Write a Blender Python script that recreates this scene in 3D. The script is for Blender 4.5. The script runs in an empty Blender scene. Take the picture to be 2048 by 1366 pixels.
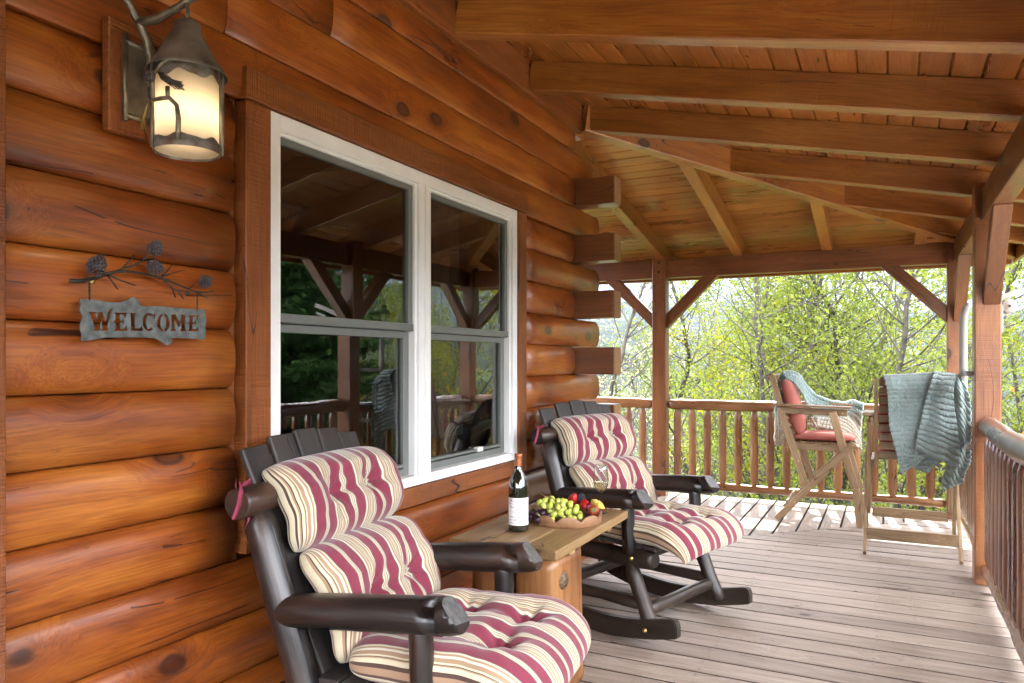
import bpy, bmesh, math, random
import numpy as np
from mathutils import Vector, Matrix, noise
R=math.radians; PI=math.pi
S=bpy.context.scene; COL=S.collection
random.seed(7)
# ---------------- camera ----------------
cd=bpy.data.cameras.new('camera'); cam=bpy.data.objects.new('camera',cd); COL.objects.link(cam); S.camera=cam
cam.location=(0,0,1.32); cam.rotation_euler=(R(90),0,R(26.64))
cd.sensor_width=36; cd.lens=1497/2048*36; cd.shift_y=41/2048; cd.clip_start=.02; cd.clip_end=20000
# ---------------- sky and sun ----------------
EL=R(51); AZ=math.atan2(-.16,1)
W=bpy.data.worlds.new("World"); S.world=W; W.use_nodes=True
wn=W.node_tree.nodes; wl=W.node_tree.links; wn.clear()
sky=wn.new('ShaderNodeTexSky'); sky.sky_type='NISHITA'; sky.sun_disc=False; sky.sun_elevation=EL; sky.sun_rotation=AZ
sky.altitude=600; sky.dust_density=.4
tc=wn.new('ShaderNodeTexCoord'); mp=wn.new('ShaderNodeMapping'); mp.inputs['Scale'].default_value=(1.6,1.6,4.5)
nz=wn.new('ShaderNodeTexNoise'); nz.inputs['Scale'].default_value=2.2; nz.inputs['Detail'].default_value=8; nz.inputs['Roughness'].default_value=.6
cr=wn.new('ShaderNodeValToRGB'); cr.color_ramp.elements[0].position=.44; cr.color_ramp.elements[1].position=.66
mx=wn.new('ShaderNodeMixRGB'); mx.inputs['Color2'].default_value=(105,107,112,1)
bg=wn.new('ShaderNodeBackground'); bg.inputs['Strength'].default_value=.05; wo=wn.new('ShaderNodeOutputWorld')
wl.new(tc.outputs['Generated'],mp.inputs['Vector']); wl.new(mp.outputs[0],nz.inputs['Vector']); 
# unseen overbright clouds added overhead and behind the camera to light the porch, hazy blue gaps low in the view
sx=wn.new('ShaderNodeSeparateXYZ'); wl.new(tc.outputs['Generated'],sx.inputs[0])
m1=wn.new('ShaderNodeMapRange'); m1.inputs['From Min'].default_value=.05; m1.inputs['From Max'].default_value=.50; m1.inputs['To Min'].default_value=-.07; m1.inputs['To Max'].default_value=.22; wl.new(sx.outputs[2],m1.inputs['Value'])
m2=wn.new('ShaderNodeMapRange'); m2.inputs['From Min'].default_value=.5; m2.inputs['From Max'].default_value=-.3; m2.inputs['To Min'].default_value=-.07; m2.inputs['To Max'].default_value=.25; wl.new(sx.outputs[1],m2.inputs['Value'])
ad=wn.new('ShaderNodeMath'); ad.operation='MAXIMUM'; wl.new(m1.outputs[0],ad.inputs[0]); wl.new(m2.outputs[0],ad.inputs[1])
a2=wn.new('ShaderNodeMath'); a2.operation='ADD'; wl.new(ad.outputs[0],a2.inputs[0]); wl.new(nz.outputs['Fac'],a2.inputs[1]); wl.new(a2.outputs[0],cr.inputs[0])
cc=wn.new('ShaderNodeMixRGB'); cc.inputs['Color1'].default_value=(9,9.3,10,1); cc.inputs['Color2'].default_value=(105,107,112,1)
cf=wn.new('ShaderNodeMapRange'); cf.inputs['From Min'].default_value=-.05; cf.inputs['From Max'].default_value=.10; wl.new(ad.outputs[0],cf.inputs['Value']); wl.new(cf.outputs[0],cc.inputs['Fac']); wl.new(cc.outputs[0],mx.inputs['Color2'])
wl.new(cr.outputs[0],mx.inputs['Fac']); wl.new(sky.outputs[0],mx.inputs['Color1']); wl.new(mx.outputs[0],bg.inputs[0]); wl.new(bg.outputs[0],wo.inputs[0])
sd=bpy.data.lights.new('sun','SUN'); sd.energy=4.4; sd.angle=R(.5); sd.color=(1,.94,.84)
sun=bpy.data.objects.new('sun',sd); COL.objects.link(sun)
sv=Vector((math.cos(EL)*math.sin(AZ),math.cos(EL)*math.cos(AZ),math.sin(EL)))
sun.rotation_euler=sv.to_track_quat('Z','Y').to_euler(); sun.location=sv*30
S.view_settings.view_transform='Standard'; S.view_settings.look='None'; S.view_settings.exposure=1.72; S.view_settings.gamma=1
S.render.engine='CYCLES'
S.cycles.max_bounces=10; S.cycles.diffuse_bounces=6; S.cycles.glossy_bounces=4; S.cycles.transmission_bounces=6; S.cycles.transparent_max_bounces=12
S.cycles.use_denoising=True; S.cycles.sample_clamp_indirect=6; S.cycles.caustics_reflective=False; S.cycles.caustics_refractive=False

# ---------------- helpers ----------------
def lin(h):
    h=h.lstrip('#'); v=[int(h[i:i+2],16)/255 for i in (0,2,4)]
    return tuple([x/12.92 if x<=.04045 else ((x+.055)/1.055)**2.4 for x in v]+[1])
def tag(o,label=None,cat=None,group=None,kind=None):
    if label: o['label']=label
    if cat: o['category']=cat
    if group: o['group']=group
    if kind: o['kind']=kind
    return o
def empty(name,loc=(0,0,0),rz=0,label=None,cat=None,group=None,kind=None):
    o=bpy.data.objects.new(name,None); COL.objects.link(o); o.location=loc; o.rotation_euler=(0,0,rz); o.empty_display_size=.1
    return tag(o,label,cat,group,kind)
def frame(p0,p1,up=(0,0,1)):
    p0,p1=Vector(p0),Vector(p1); x=(p1-p0).normalized(); u=Vector(up)
    y=u.cross(x); 
    if y.length<1e-4: y=Vector((0,1,0)).cross(x)
    y.normalize(); z=x.cross(y)
    M=Matrix((x,y,z)).transposed().to_4x4(); M.translation=p0
    return M,(p1-p0).length
class MB:
    def __init__(s): s.v=[]; s.f=[]; s.sm=[]; s.mi=[]; s.uv=None
    def add(s,vs,fs,smooth=False,mi=0,M=None):
        n=len(s.v); s.v+= [tuple(M@Vector(p)) for p in vs] if M is not None else [tuple(p) for p in vs]
        for k,f in enumerate(fs): s.f.append([n+i for i in f]); s.sm.append(smooth[k] if isinstance(smooth,list) else smooth); s.mi.append(mi)
        return s
    def bm(s,b,smooth=False,mi=0,M=None):
        b.verts.index_update(); vs=[v.co.copy() for v in b.verts]; fs=[[v.index for v in f.verts] for f in b.faces]; b.free(); return s.add(vs,fs,smooth,mi,M)
    def box(s,c,size,bevel=0,M=None,mi=0,seg=1,taper=None):
        b=bmesh.new(); bmesh.ops.create_cube(b,size=1)
        for v in b.verts: v.co=Vector((v.co.x*size[0],v.co.y*size[1],v.co.z*size[2]))
        if bevel: bmesh.ops.bevel(b,geom=b.edges[:],offset=bevel,segments=seg,affect='EDGES',profile=.5)
        for v in b.verts: v.co+=Vector(c)
        return s.bm(b,False,mi,M)
    def tube(s,pts,rad,seg=10,cap=True,mi=0,M=None,jit=0,sq=None,up=None):
        pts=[Vector(p) for p in pts]; n=len(pts)
        if not isinstance(rad,(list,tuple)): rad=[rad]*n
        vs=[];fs=[];sm=[]; ref=Vector(up) if up else None
        for i,p in enumerate(pts):
            d=(pts[min(i+1,n-1)]-pts[max(i-1,0)]).normalized()
            if ref is None: ref=Vector((0,0,1)) if abs(d.z)<.9 else Vector((1,0,0))
            a=(ref-d*ref.dot(d)).normalized(); b2=d.cross(a); ref=a
            for k in range(seg):
                t=2*PI*k/seg; r=rad[i]*(1+(jit*noise.noise(Vector((p.x*6+math.cos(t)*1.3,p.y*6+math.sin(t)*1.3,p.z*6+i*.35))) if jit else 0))
                q=sq or (1,1); vs.append(p+a*math.cos(t)*r*q[0]+b2*math.sin(t)*r*q[1])
        for i in range(n-1):
            for k in range(seg):
                k2=(k+1)%seg; fs.append([i*seg+k,i*seg+k2,(i+1)*seg+k2,(i+1)*seg+k]); sm.append(True)
        if cap:
            fs.append(list(range(seg))[::-1]); sm.append(False); fs.append([(n-1)*seg+k for k in range(seg)]); sm.append(False)
        return s.add(vs,fs,sm,mi,M)
    def lathe(s,prof,seg=32,mi=0,M=None,smooth=True):
        vs=[];fs=[]
        for r,z in prof:
            for k in range(seg): t=2*PI*k/seg; vs.append((r*math.cos(t),r*math.sin(t),z))
        for i in range(len(prof)-1):
            for k in range(seg):
                k2=(k+1)%seg; fs.append([i*seg+k,i*seg+k2,(i+1)*seg+k2,(i+1)*seg+k])
        return s.add(vs,fs,smooth,mi,M)
    def ball(s,c,r,seg=12,mi=0,M=None,sc=(1,1,1)):
        b=bmesh.new(); bmesh.ops.create_uvsphere(b,u_segments=seg,v_segments=max(6,seg*2//3),radius=1)
        for v in b.verts: v.co=Vector((v.co.x*r*sc[0],v.co.y*r*sc[1],v.co.z*r*sc[2]))
        T=Matrix.Translation(Vector(c)) 
        return s.bm(b,True,mi,(M@T) if M is not None else T)
    def prism(s,poly,t,M=None,mi=0,bevel=0):   # poly in xy, thickness t in z from 0
        n=len(poly); vs=[(x,y,0) for x,y in poly]+[(x,y,t) for x,y in poly]
        fs=[list(range(n))[::-1],list(range(n,2*n))]+[[i,(i+1)%n,n+(i+1)%n,n+i] for i in range(n)]
        return s.add(vs,fs,False,mi,M)
    def grid(s,P,closed=False,smooth=True,mi=0):   # P[i][j]
        ni=len(P); nj=len(P[0]); vs=[p for r in P for p in r]; fs=[]
        for i in range(ni-1):
            for j in range(nj-1): fs.append([i*nj+j,i*nj+j+1,(i+1)*nj+j+1,(i+1)*nj+j])
        return s.add(vs,fs,smooth,mi)
    def build(s,name,mat,parent=None,M=None,uvs=None):
        me=bpy.data.meshes.new(name); me.from_pydata(s.v,[],s.f)
        for m in (mat if isinstance(mat,list) else [mat]): me.materials.append(m)
        me.polygons.foreach_set('use_smooth',s.sm); me.polygons.foreach_set('material_index',s.mi)
        if uvs is not None:
            l=me.uv_layers.new(name='UV'); li=np.empty(len(me.loops),dtype=np.int32); me.loops.foreach_get('vertex_index',li)
            l.data.foreach_set('uv',np.asarray(uvs,dtype=np.float32)[li].ravel())
        me.update()
        o=bpy.data.objects.new(name,me); COL.objects.link(o)
        if parent is not None: o.parent=parent
        if M is not None: o.matrix_local=M
        return o
def timber(name,p0,p1,w,h,mat,parent=None,up=(0,0,1),bevel=.005,off=(0,0)):
    M,L=frame(p0,p1,up); return MB().box((L/2,off[0],off[1]),(L,w,h),bevel,seg=2).build(name,mat,parent,M)
def logpts(p0,p1,n=10,bend=.006,seed=0):
    p0,p1=Vector(p0),Vector(p1); r=[]
    for i in range(n+1):
        t=i/n; p=p0.lerp(p1,t); k=math.sin(PI*t)
        r.append(p+Vector((noise.noise((seed,t*2,1)),noise.noise((seed,t*2,5)),noise.noise((seed,t*2,9))))*bend*2*k)
    return r
def pole(name,p0,p1,r,mat,parent=None,seed=0,tip0=0,tip1=0,seg=14,bend=.006,jit=.12,tipr=.55,sq=None,n=10,r1=None):
    """peeled log; tip0/tip1 = length of the pencil-sharpened end"""
    M,L=frame(p0,p1); ts=[0]
    if tip0: ts+= [tip0/L]
    ts+=[ (tip0/L)+(1-tip0/L-tip1/L)*i/n for i in range(1,n)]
    if tip1: ts+=[1-tip1/L]
    ts+=[1]; r1=r1 or r
    pts=[];rs=[]
    for t in ts:
        k=math.sin(PI*t); pts.append((t*L,noise.noise((seed+.3,t*2,1))*bend*2*k,noise.noise((seed+.3,t*2,5))*bend*2*k)); rr=r+(r1-r)*t
        if tip0 and t==0: rr*=tipr
        if tip1 and t==1: rr*=tipr
        rs.append(rr)
    e=.006
    if not tip0: pts.insert(1,(e,0,0)); rs.insert(1,rs[0]); rs[0]*=.9
    if not tip1: pts.insert(-1,(L-e,0,0)); rs.insert(-1,rs[-1]); rs[-1]*=.9
    return MB().tube(pts,rs,seg,jit=jit,sq=sq).build(name,mat,parent,M)

# ---------------- materials ----------------
def newmat(name):
    m=bpy.data.materials.new(name); m.use_nodes=True; nt=m.node_tree; return m,nt,nt.nodes['Principled BSDF']
def N(nt,t,**k):
    n=nt.nodes.new(t)
    for a,b in k.items():
        if a in n.inputs: n.inputs[a].default_value=b
        else: setattr(n,a,b)
    return n
def ramp(nt,stops,interp='LINEAR'):
    r=nt.nodes.new('ShaderNodeValToRGB'); cr=r.color_ramp; cr.interpolation=interp
    while len(cr.elements)<len(stops): cr.elements.new(.5)
    for e,(p,c) in zip(cr.elements,stops): e.position=p; e.color=lin(c) if isinstance(c,str) else c
    return r
def plain(name,col,rough=.5,metal=0,var=.15,scale=20,bump=0,coat=0,spec=.5,col2=None,trans=0,ior=1.45,sss=0):
    m,nt,b=newmat(name); c=lin(col) if isinstance(col,str) else col
    if var or col2:
        t=N(nt,'ShaderNodeTexCoord'); n=N(nt,'ShaderNodeTexNoise',Scale=scale,Detail=5.)
        nt.links.new(t.outputs['Object'],n.inputs['Vector'])
        c2=lin(col2) if col2 else tuple(x*(1-var*2) for x in c[:3])+(1,)
        r=ramp(nt,[(.3,c2),(.65,c)]); nt.links.new(n.outputs['Fac'],r.inputs[0]); nt.links.new(r.outputs[0],b.inputs['Base Color'])
        if bump:
            bp=N(nt,'ShaderNodeBump',Strength=bump,Distance=.01); nt.links.new(n.outputs['Fac'],bp.inputs['Height']); nt.links.new(bp.outputs[0],b.inputs['Normal'])
    else: b.inputs['Base Color'].default_value=c
    b.inputs['Roughness'].default_value=rough; b.inputs['Metallic'].default_value=metal; b.inputs['Coat Weight'].default_value=coat
    b.inputs['Specular IOR Level'].default_value=spec; b.inputs['Transmission Weight'].default_value=trans; b.inputs['IOR'].default_value=ior
    if sss: b.inputs['Subsurface Weight'].default_value=sss; b.inputs['Subsurface Radius'].default_value=(.01,.008,.004)
    return m
def wood(name,dark,mid,light,rough=.4,coat=.3,knots=.5,grain=14,bump=.25,knotcol='#2a1206',blotch=1.2,sheenvar=.15,along=1.0,streak=.5,saw=0):
    m,nt,b=newmat(name); L=nt.links.new
    t=N(nt,'ShaderNodeTexCoord'); oi=N(nt,'ShaderNodeObjectInfo')
    off=N(nt,'ShaderNodeVectorMath',operation='SCALE'); off.inputs[0].default_value=(17.,9.,13.); L(oi.outputs['Random'],off.inputs['Scale'])
    v0=N(nt,'ShaderNodeVectorMath',operation='ADD'); L(t.outputs['Object'],v0.inputs[0]); L(off.outputs[0],v0.inputs[1])
    # knots
    kv=N(nt,'ShaderNodeMapping'); kv.inputs['Scale'].default_value=(2.2,3.6,3.6); L(v0.outputs[0],kv.inputs[0])
    wv=N(nt,'ShaderNodeTexNoise',Scale=3.,Detail=2.); L(kv.outputs[0],wv.inputs['Vector'])
    vo=N(nt,'ShaderNodeTexVoronoi',Scale=1.); L(kv.outputs[0],vo.inputs['Vector'])
    kd=N(nt,'ShaderNodeMath',operation='ADD'); L(vo.outputs['Distance'],kd.inputs[0])
    ks=N(nt,'ShaderNodeMath',operation='MULTIPLY'); L(wv.outputs['Fac'],ks.inputs[0]); ks.inputs[1].default_value=.09; L(ks.outputs[0],kd.inputs[1])
    # warp grain round the knots
    wp=N(nt,'ShaderNodeMapRange'); wp.inputs['From Min'].default_value=.05; wp.inputs['From Max'].default_value=.38; wp.inputs['To Min'].default_value=.10; wp.inputs['To Max'].default_value=0; L(kd.outputs[0],wp.inputs['Value'])
    n0=N(nt,'ShaderNodeTexNoise',Scale=.9,Detail=2.); L(v0.outputs[0],n0.inputs['Vector'])
    wsum=N(nt,'ShaderNodeMath',operation='MULTIPLY_ADD'); L(n0.outputs['Fac'],wsum.inputs[0]); wsum.inputs[1].default_value=.10; L(wp.outputs[0],wsum.inputs[2])
    cv=N(nt,'ShaderNodeCombineXYZ'); L(wsum.outputs[0],cv.inputs['Y']); L(wsum.outputs[0],cv.inputs['Z'])
    v1=N(nt,'ShaderNodeVectorMath',operation='ADD'); L(v0.outputs[0],v1.inputs[0]); L(cv.outputs[0],v1.inputs[1])
    gm=N(nt,'ShaderNodeMapping'); gm.inputs['Scale'].default_value=(along,grain,grain); L(v1.outputs[0],gm.inputs[0])
    g1=N(nt,'ShaderNodeTexNoise',Scale=1.5,Detail=6.,Roughness=.65); L(gm.outputs[0],g1.inputs['Vector'])
    gm2=N(nt,'ShaderNodeMapping'); gm2.inputs['Scale'].default_value=(along*3,grain*9,grain*9); L(v1.outputs[0],gm2.inputs[0])
    g2=N(nt,'ShaderNodeTexNoise',Scale=1.5,Detail=3.); L(gm2.outputs[0],g2.inputs['Vector'])
    bm=N(nt,'ShaderNodeMapping'); bm.inputs['Scale'].default_value=(blotch,blotch*3.2,blotch*3.2); L(v0.outputs[0],bm.inputs[0])
    b1=N(nt,'ShaderNodeTexNoise',Scale=1.3,Detail=4.,Roughness=.55); L(bm.outputs[0],b1.inputs['Vector'])
    r1=ramp(nt,[(.3,dark),(.5,mid),(.7,light)]); 
    mixf=N(nt,'ShaderNodeMath',operation='MULTIPLY_ADD'); L(g1.outputs['Fac'],mixf.inputs[0]); mixf.inputs[1].default_value=streak
    sb=N(nt,'ShaderNodeMath',operation='MULTIPLY_ADD'); L(b1.outputs['Fac'],sb.inputs[0]); sb.inputs[1].default_value=1-streak*.55; sb.inputs[2].default_value=-streak*.22; L(sb.outputs[0],mixf.inputs[2])
    L(mixf.outputs[0],r1.inputs[0])
    fine=N(nt,'ShaderNodeMixRGB',blend_type='MULTIPLY',Fac=.75); r2=ramp(nt,[(.3,(.55,.5,.45,1)),(.6,(1,1,1,1))]); L(g2.outputs['Fac'],r2.inputs[0]); L(r1.outputs[0],fine.inputs[1]); L(r2.outputs[0],fine.inputs[2])
    last=fine.outputs[0]
    # long thin seasoning checks
    cm=N(nt,'ShaderNodeMapping'); cm.inputs['Scale'].default_value=(.55,7,7); L(v1.outputs[0],cm.inputs[0])
    cn=N(nt,'ShaderNodeTexNoise',Scale=1.,Detail=1.); L(cm.outputs[0],cn.inputs['Vector'])
    ca=N(nt,'ShaderNodeMath',operation='SUBTRACT'); L(cn.outputs['Fac'],ca.inputs[0]); ca.inputs[1].default_value=.5
    cb=N(nt,'ShaderNodeMath',operation='ABSOLUTE'); L(ca.outputs[0],cb.inputs[0])
    cg=N(nt,'ShaderNodeMapRange'); cg.inputs['From Min'].default_value=.0015; cg.inputs['From Max'].default_value=.005; L(cb.outputs[0],cg.inputs['Value'])
    gate=N(nt,'ShaderNodeMath',operation='GREATER_THAN'); gate.inputs[1].default_value=.47; L(b1.outputs['Fac'],gate.inputs[0])
    cgm=N(nt,'ShaderNodeMath',operation='MAXIMUM'); L(cg.outputs[0],cgm.inputs[0]); L(gate.outputs[0],cgm.inputs[1])
    chk=N(nt,'ShaderNodeMixRGB',blend_type='MIX'); chk.inputs[1].default_value=lin(knotcol); L(cgm.outputs[0],chk.inputs[0]); L(last,chk.inputs[2]); last=chk.outputs[0]
    if knots:
        sep=N(nt,'ShaderNodeSeparateColor'); L(vo.outputs['Color'],sep.inputs[0])
        gt=N(nt,'ShaderNodeMath',operation='LESS_THAN'); L(sep.outputs[0],gt.inputs[0]); gt.inputs[1].default_value=knots
        kr=ramp(nt,[(.0,(1,1,1,1)),(.115,(.75,.75,.75,1)),(.135,(1,1,1,1)),(.15,(.9,.9,.9,1)),(.17,(.25,.25,.25,1)),(.26,(0,0,0,1))]); L(kd.outputs[0],kr.inputs[0])
        km=N(nt,'ShaderNodeMath',operation='MULTIPLY'); L(kr.outputs[0],km.inputs[0]); L(gt.outputs[0],km.inputs[1])
        kx=N(nt,'ShaderNodeMixRGB',blend_type='MIX'); L(km.outputs[0],kx.inputs[0]); L(last,kx.inputs[1]); kx.inputs[2].default_value=lin(knotcol); last=kx.outputs[0]
    # each board a little lighter or darker
    hv=N(nt,'ShaderNodeHueSaturation'); mr=N(nt,'ShaderNodeMapRange'); mr.inputs['To Min'].default_value=.82; mr.inputs['To Max'].default_value=1.15; L(oi.outputs['Random'],mr.inputs['Value']); L(mr.outputs[0],hv.inputs['Value']); L(last,hv.inputs['Color'])
    L(hv.outputs[0],b.inputs['Base Color'])
    rr=N(nt,'ShaderNodeMapRange'); rr.inputs['From Min'].default_value=.3; rr.inputs['From Max'].default_value=.7; rr.inputs['To Min'].default_value=rough-sheenvar; rr.inputs['To Max'].default_value=rough+sheenvar; L(b1.outputs['Fac'],rr.inputs['Value']); L(rr.outputs[0],b.inputs['Roughness'])
    hs=N(nt,'ShaderNodeMath',operation='MULTIPLY_ADD'); L(g2.outputs['Fac'],hs.inputs[0]); hs.inputs[1].default_value=.35; L(g1.outputs['Fac'],hs.inputs[2])
    hc=N(nt,'ShaderNodeMath',operation='ADD'); L(hs.outputs[0],hc.inputs[0]); L(cgm.outputs[0],hc.inputs[1]); hl=hc.outputs[0]
    if saw:
        sm=N(nt,'ShaderNodeMapping'); sm.inputs['Scale'].default_value=(saw,1.5,1.5); L(v0.outputs[0],sm.inputs[0])
        sn=N(nt,'ShaderNodeTexNoise',Scale=1.,Detail=3.); L(sm.outputs[0],sn.inputs['Vector'])
        ha=N(nt,'ShaderNodeMath',operation='MULTIPLY_ADD'); L(sn.outputs['Fac'],ha.inputs[0]); ha.inputs[1].default_value=1.6; L(hl,ha.inputs[2]); hl=ha.outputs[0]
    bp=N(nt,'ShaderNodeBump',Strength=bump,Distance=.006); L(hl,bp.inputs['Height']); L(bp.outputs[0],b.inputs['Normal'])
    b.inputs['Coat Weight'].default_value=coat; b.inputs['Coat Roughness'].default_value=.22
    return m
M_={}
M_['log']=wood('stained log',(.11,.019,.004,1),(.29,.070,.007,1),(.45,.148,.016,1),rough=.42,coat=.4,knotcol='#3a190b',knots=.75,grain=13,blotch=1.5,streak=.45,bump=.3)
M_['timber']=wood('stained timber',(.19,.058,.009,1),(.30,.104,.015,1),(.41,.165,.028,1),rough=.40,coat=.7,knots=.35,grain=16,blotch=.9,streak=.6,saw=120,bump=.3)
M_['post']=wood('stained post',(.10,.032,.010,1),(.18,.060,.015,1),(.26,.098,.026,1),rough=.42,coat=.5,knots=.4,grain=16,blotch=.9,streak=.6,saw=120,bump=.35)
M_['ceil']=wood('ceiling board',(.22,.064,.009,1),(.31,.102,.015,1),(.42,.165,.030,1),rough=.36,coat=.5,knots=.25,grain=14,streak=.6)
M_['trim']=wood('rough sawn trim',(.14,.038,.009,1),(.24,.068,.012,1),(.34,.110,.021,1),rough=.5,coat=.1,knots=.3,grain=18,blotch=1.2,streak=.5,saw=220,bump=.6)
M_['endgrain']=plain('cut log end',(.30,.17,.075,1),rough=.6,var=.25,scale=30,bump=.3)
def rings(name,c1,c2,sc=55):
    m,nt,b=newmat(name); t=N(nt,'ShaderNodeTexCoord'); w=N(nt,'ShaderNodeTexWave',wave_type='RINGS',rings_direction='X',Scale=sc,Distortion=3.,Detail=3.); mp_=N(nt,'ShaderNodeMapping'); mp_.inputs['Location'].default_value=(0,.02,.03); nt.links.new(t.outputs['Object'],mp_.inputs[0]); nt.links.new(mp_.outputs[0],w.inputs['Vector'])
    r=ramp(nt,[(.2,c1),(.8,c2)]); nt.links.new(w.outputs['Fac'],r.inputs[0]); nt.links.new(r.outputs[0],b.inputs['Base Color']); b.inputs['Roughness'].default_value=.7
    bp=N(nt,'ShaderNodeBump',Strength=.4,Distance=.003); nt.links.new(w.outputs['Fac'],bp.inputs['Height']); nt.links.new(bp.outputs[0],b.inputs['Normal']); return m
M_['rings']=rings('end grain rings',(.20,.10,.04,1),(.34,.20,.09,1))
M_['rail']=wood('varnished rail log',(.12,.046,.015,1),(.22,.092,.030,1),(.34,.165,.060,1),rough=.38,coat=.35,knots=.5,grain=14,bump=.3)
M_['raild']=wood('dark glossy rail log',(.07,.022,.009,1),(.15,.050,.016,1),(.25,.10,.035,1),rough=.30,coat=.8,knots=.6,grain=12,bump=.5)
M_['deck']=wood('weathered deck board',(.20,.152,.122,1),(.29,.228,.187,1),(.39,.318,.268,1),rough=.55,coat=0,knots=.18,grain=20,knotcol='#3a2a22',blotch=1.2,streak=.75,bump=.45,sheenvar=.1)
M_['chair']=wood('dark stained log',(.005,.004,.004,1),(.010,.0075,.007,1),(.060,.026,.014,1),rough=.36,coat=.15,knots=.6,grain=12,knotcol='#080503',bump=.35)
M_['slat']=wood('charcoal stained slat',(.022,.018,.017,1),(.035,.030,.028,1),(.065,.056,.052,1),rough=.5,coat=.05,knots=.2,grain=16,knotcol='#0a0807',bump=.4)
M_['runner']=wood('worn brown runner wood',(.014,.009,.006,1),(.028,.018,.012,1),(.058,.038,.026,1),rough=.48,coat=.1,knots=.2,grain=14,knotcol='#0a0604',bump=.35)
M_['endcut']=plain('dark cut end',(.12,.115,.12,1),rough=.34,var=.35,scale=45,bump=.4)
M_['table']=wood('honey table wood',(.20,.115,.045,1),(.30,.185,.078,1),(.40,.27,.13,1),rough=.45,coat=.15,knots=.3,grain=15,knotcol='#2a1a0c',streak=.6)
M_['tleg']=wood('peeled table log',(.11,.036,.012,1),(.30,.125,.040,1),(.42,.21,.075,1),rough=.45,coat=.2,knots=.9,grain=10,knotcol='#241408',streak=.6)
M_['bar']=wood('oiled chair wood',(.20,.125,.062,1),(.29,.19,.10,1),(.38,.265,.15,1),rough=.5,coat=.05,knots=.05,grain=18,knotcol='#5a4630',streak=.7)
M_['vinyl']=plain('white vinyl',(.83,.83,.81,1),rough=.35,var=.04,scale=8)
M_['screen']=plain('grey screen frame',(.16,.17,.155,1),rough=.4,var=.05)
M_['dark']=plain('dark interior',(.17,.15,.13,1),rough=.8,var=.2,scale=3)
M_['black']=plain('roof felt',(.03,.03,.03,1),rough=.9)
M_['metal']=plain('aged bronze',(.24,.215,.16,1),rough=.45,metal=.6,var=.3,scale=25,bump=.5,col2=None)
M_['tin']=plain('weathered tin',(.26,.235,.19,1),rough=.5,metal=.5,var=.3,scale=14,bump=.25)
M_['zinc']=plain('rusty zinc',(.30,.30,.27,1),rough=.5,metal=.4,scale=22,bump=.4,col2='#5a3c28')
M_['iron']=plain('dark iron',(.06,.055,.045,1),rough=.5,metal=.5,var=.3,scale=60,bump=.4)
M_['brass']=plain('brass bolt',(.55,.38,.14,1),rough=.3,metal=1,var=.1)
M_['steel']=plain('grey bolt',(.25,.23,.21,1),rough=.4,metal=.8,var=.1)
M_['awning']=plain('grey painted aluminium',(.36,.35,.33,1),rough=.4,var=.06,scale=10)
# ================= STRUCTURE =================
YC=4.51            # outer face of the end wall
def glassmat(name,tint=.5,boost=1.5,rough=.0,pwr=4.0):
    m=bpy.data.materials.new(name); m.use_nodes=True; nt=m.node_tree; nt.nodes.clear()
    o=nt.nodes.new('ShaderNodeOutputMaterial'); mix=nt.nodes.new('ShaderNodeMixShader'); tr=nt.nodes.new('ShaderNodeBsdfTransparent'); tr.inputs[0].default_value=(tint,tint,tint,1)
    gl=nt.nodes.new('ShaderNodeBsdfGlossy'); gl.inputs['Roughness'].default_value=rough; gl.inputs['Color'].default_value=(.95,.97,.95,1)
    lw=nt.nodes.new('ShaderNodeLayerWeight'); lw.inputs['Blend'].default_value=.5; pw=nt.nodes.new('ShaderNodeMath'); pw.operation='POWER'; pw.inputs[1].default_value=pwr
    mu=nt.nodes.new('ShaderNodeMath'); mu.operation='MULTIPLY_ADD'; mu.inputs[1].default_value=.9; mu.inputs[2].default_value=.045*boost; mu.use_clamp=True
    L=nt.links.new; L(lw.outputs['Facing'],pw.inputs[0]); L(pw.outputs[0],mu.inputs[0]); L(mu.outputs[0],mix.inputs[0]); L(tr.outputs[0],mix.inputs[1]); L(gl.outputs[0],mix.inputs[2]); L(mix.outputs[0],o.inputs[0])
    return m
M_['pane']=glassmat('window glass',.62,2.2)
house=empty('log_house',(-1.9,0,0),0,'orange stained log house wall with round log courses around a white window','house')
Hi=Matrix.Translation((1.9,0,0))
def hM(M): return Hi@M
def hbox(name,c,size,mat,bevel=.003,parent=house,axis='y'):
    # object x axis follows the grain
    if axis=='y': Rm=Matrix.Rotation(R(90),4,'Z'); sz=(size[1],size[0],size[2])
    elif axis=='z': Rm=Matrix.Rotation(R(-90),4,'Y'); sz=(size[2],size[1],size[0])
    else: Rm=Matrix.Identity(4); sz=size
    T=Matrix.Translation(Vector(c))@Rm
    return MB().box((0,0,0),sz,bevel,seg=2).build(name,mat,parent,(Hi@T) if parent is house else T)
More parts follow.
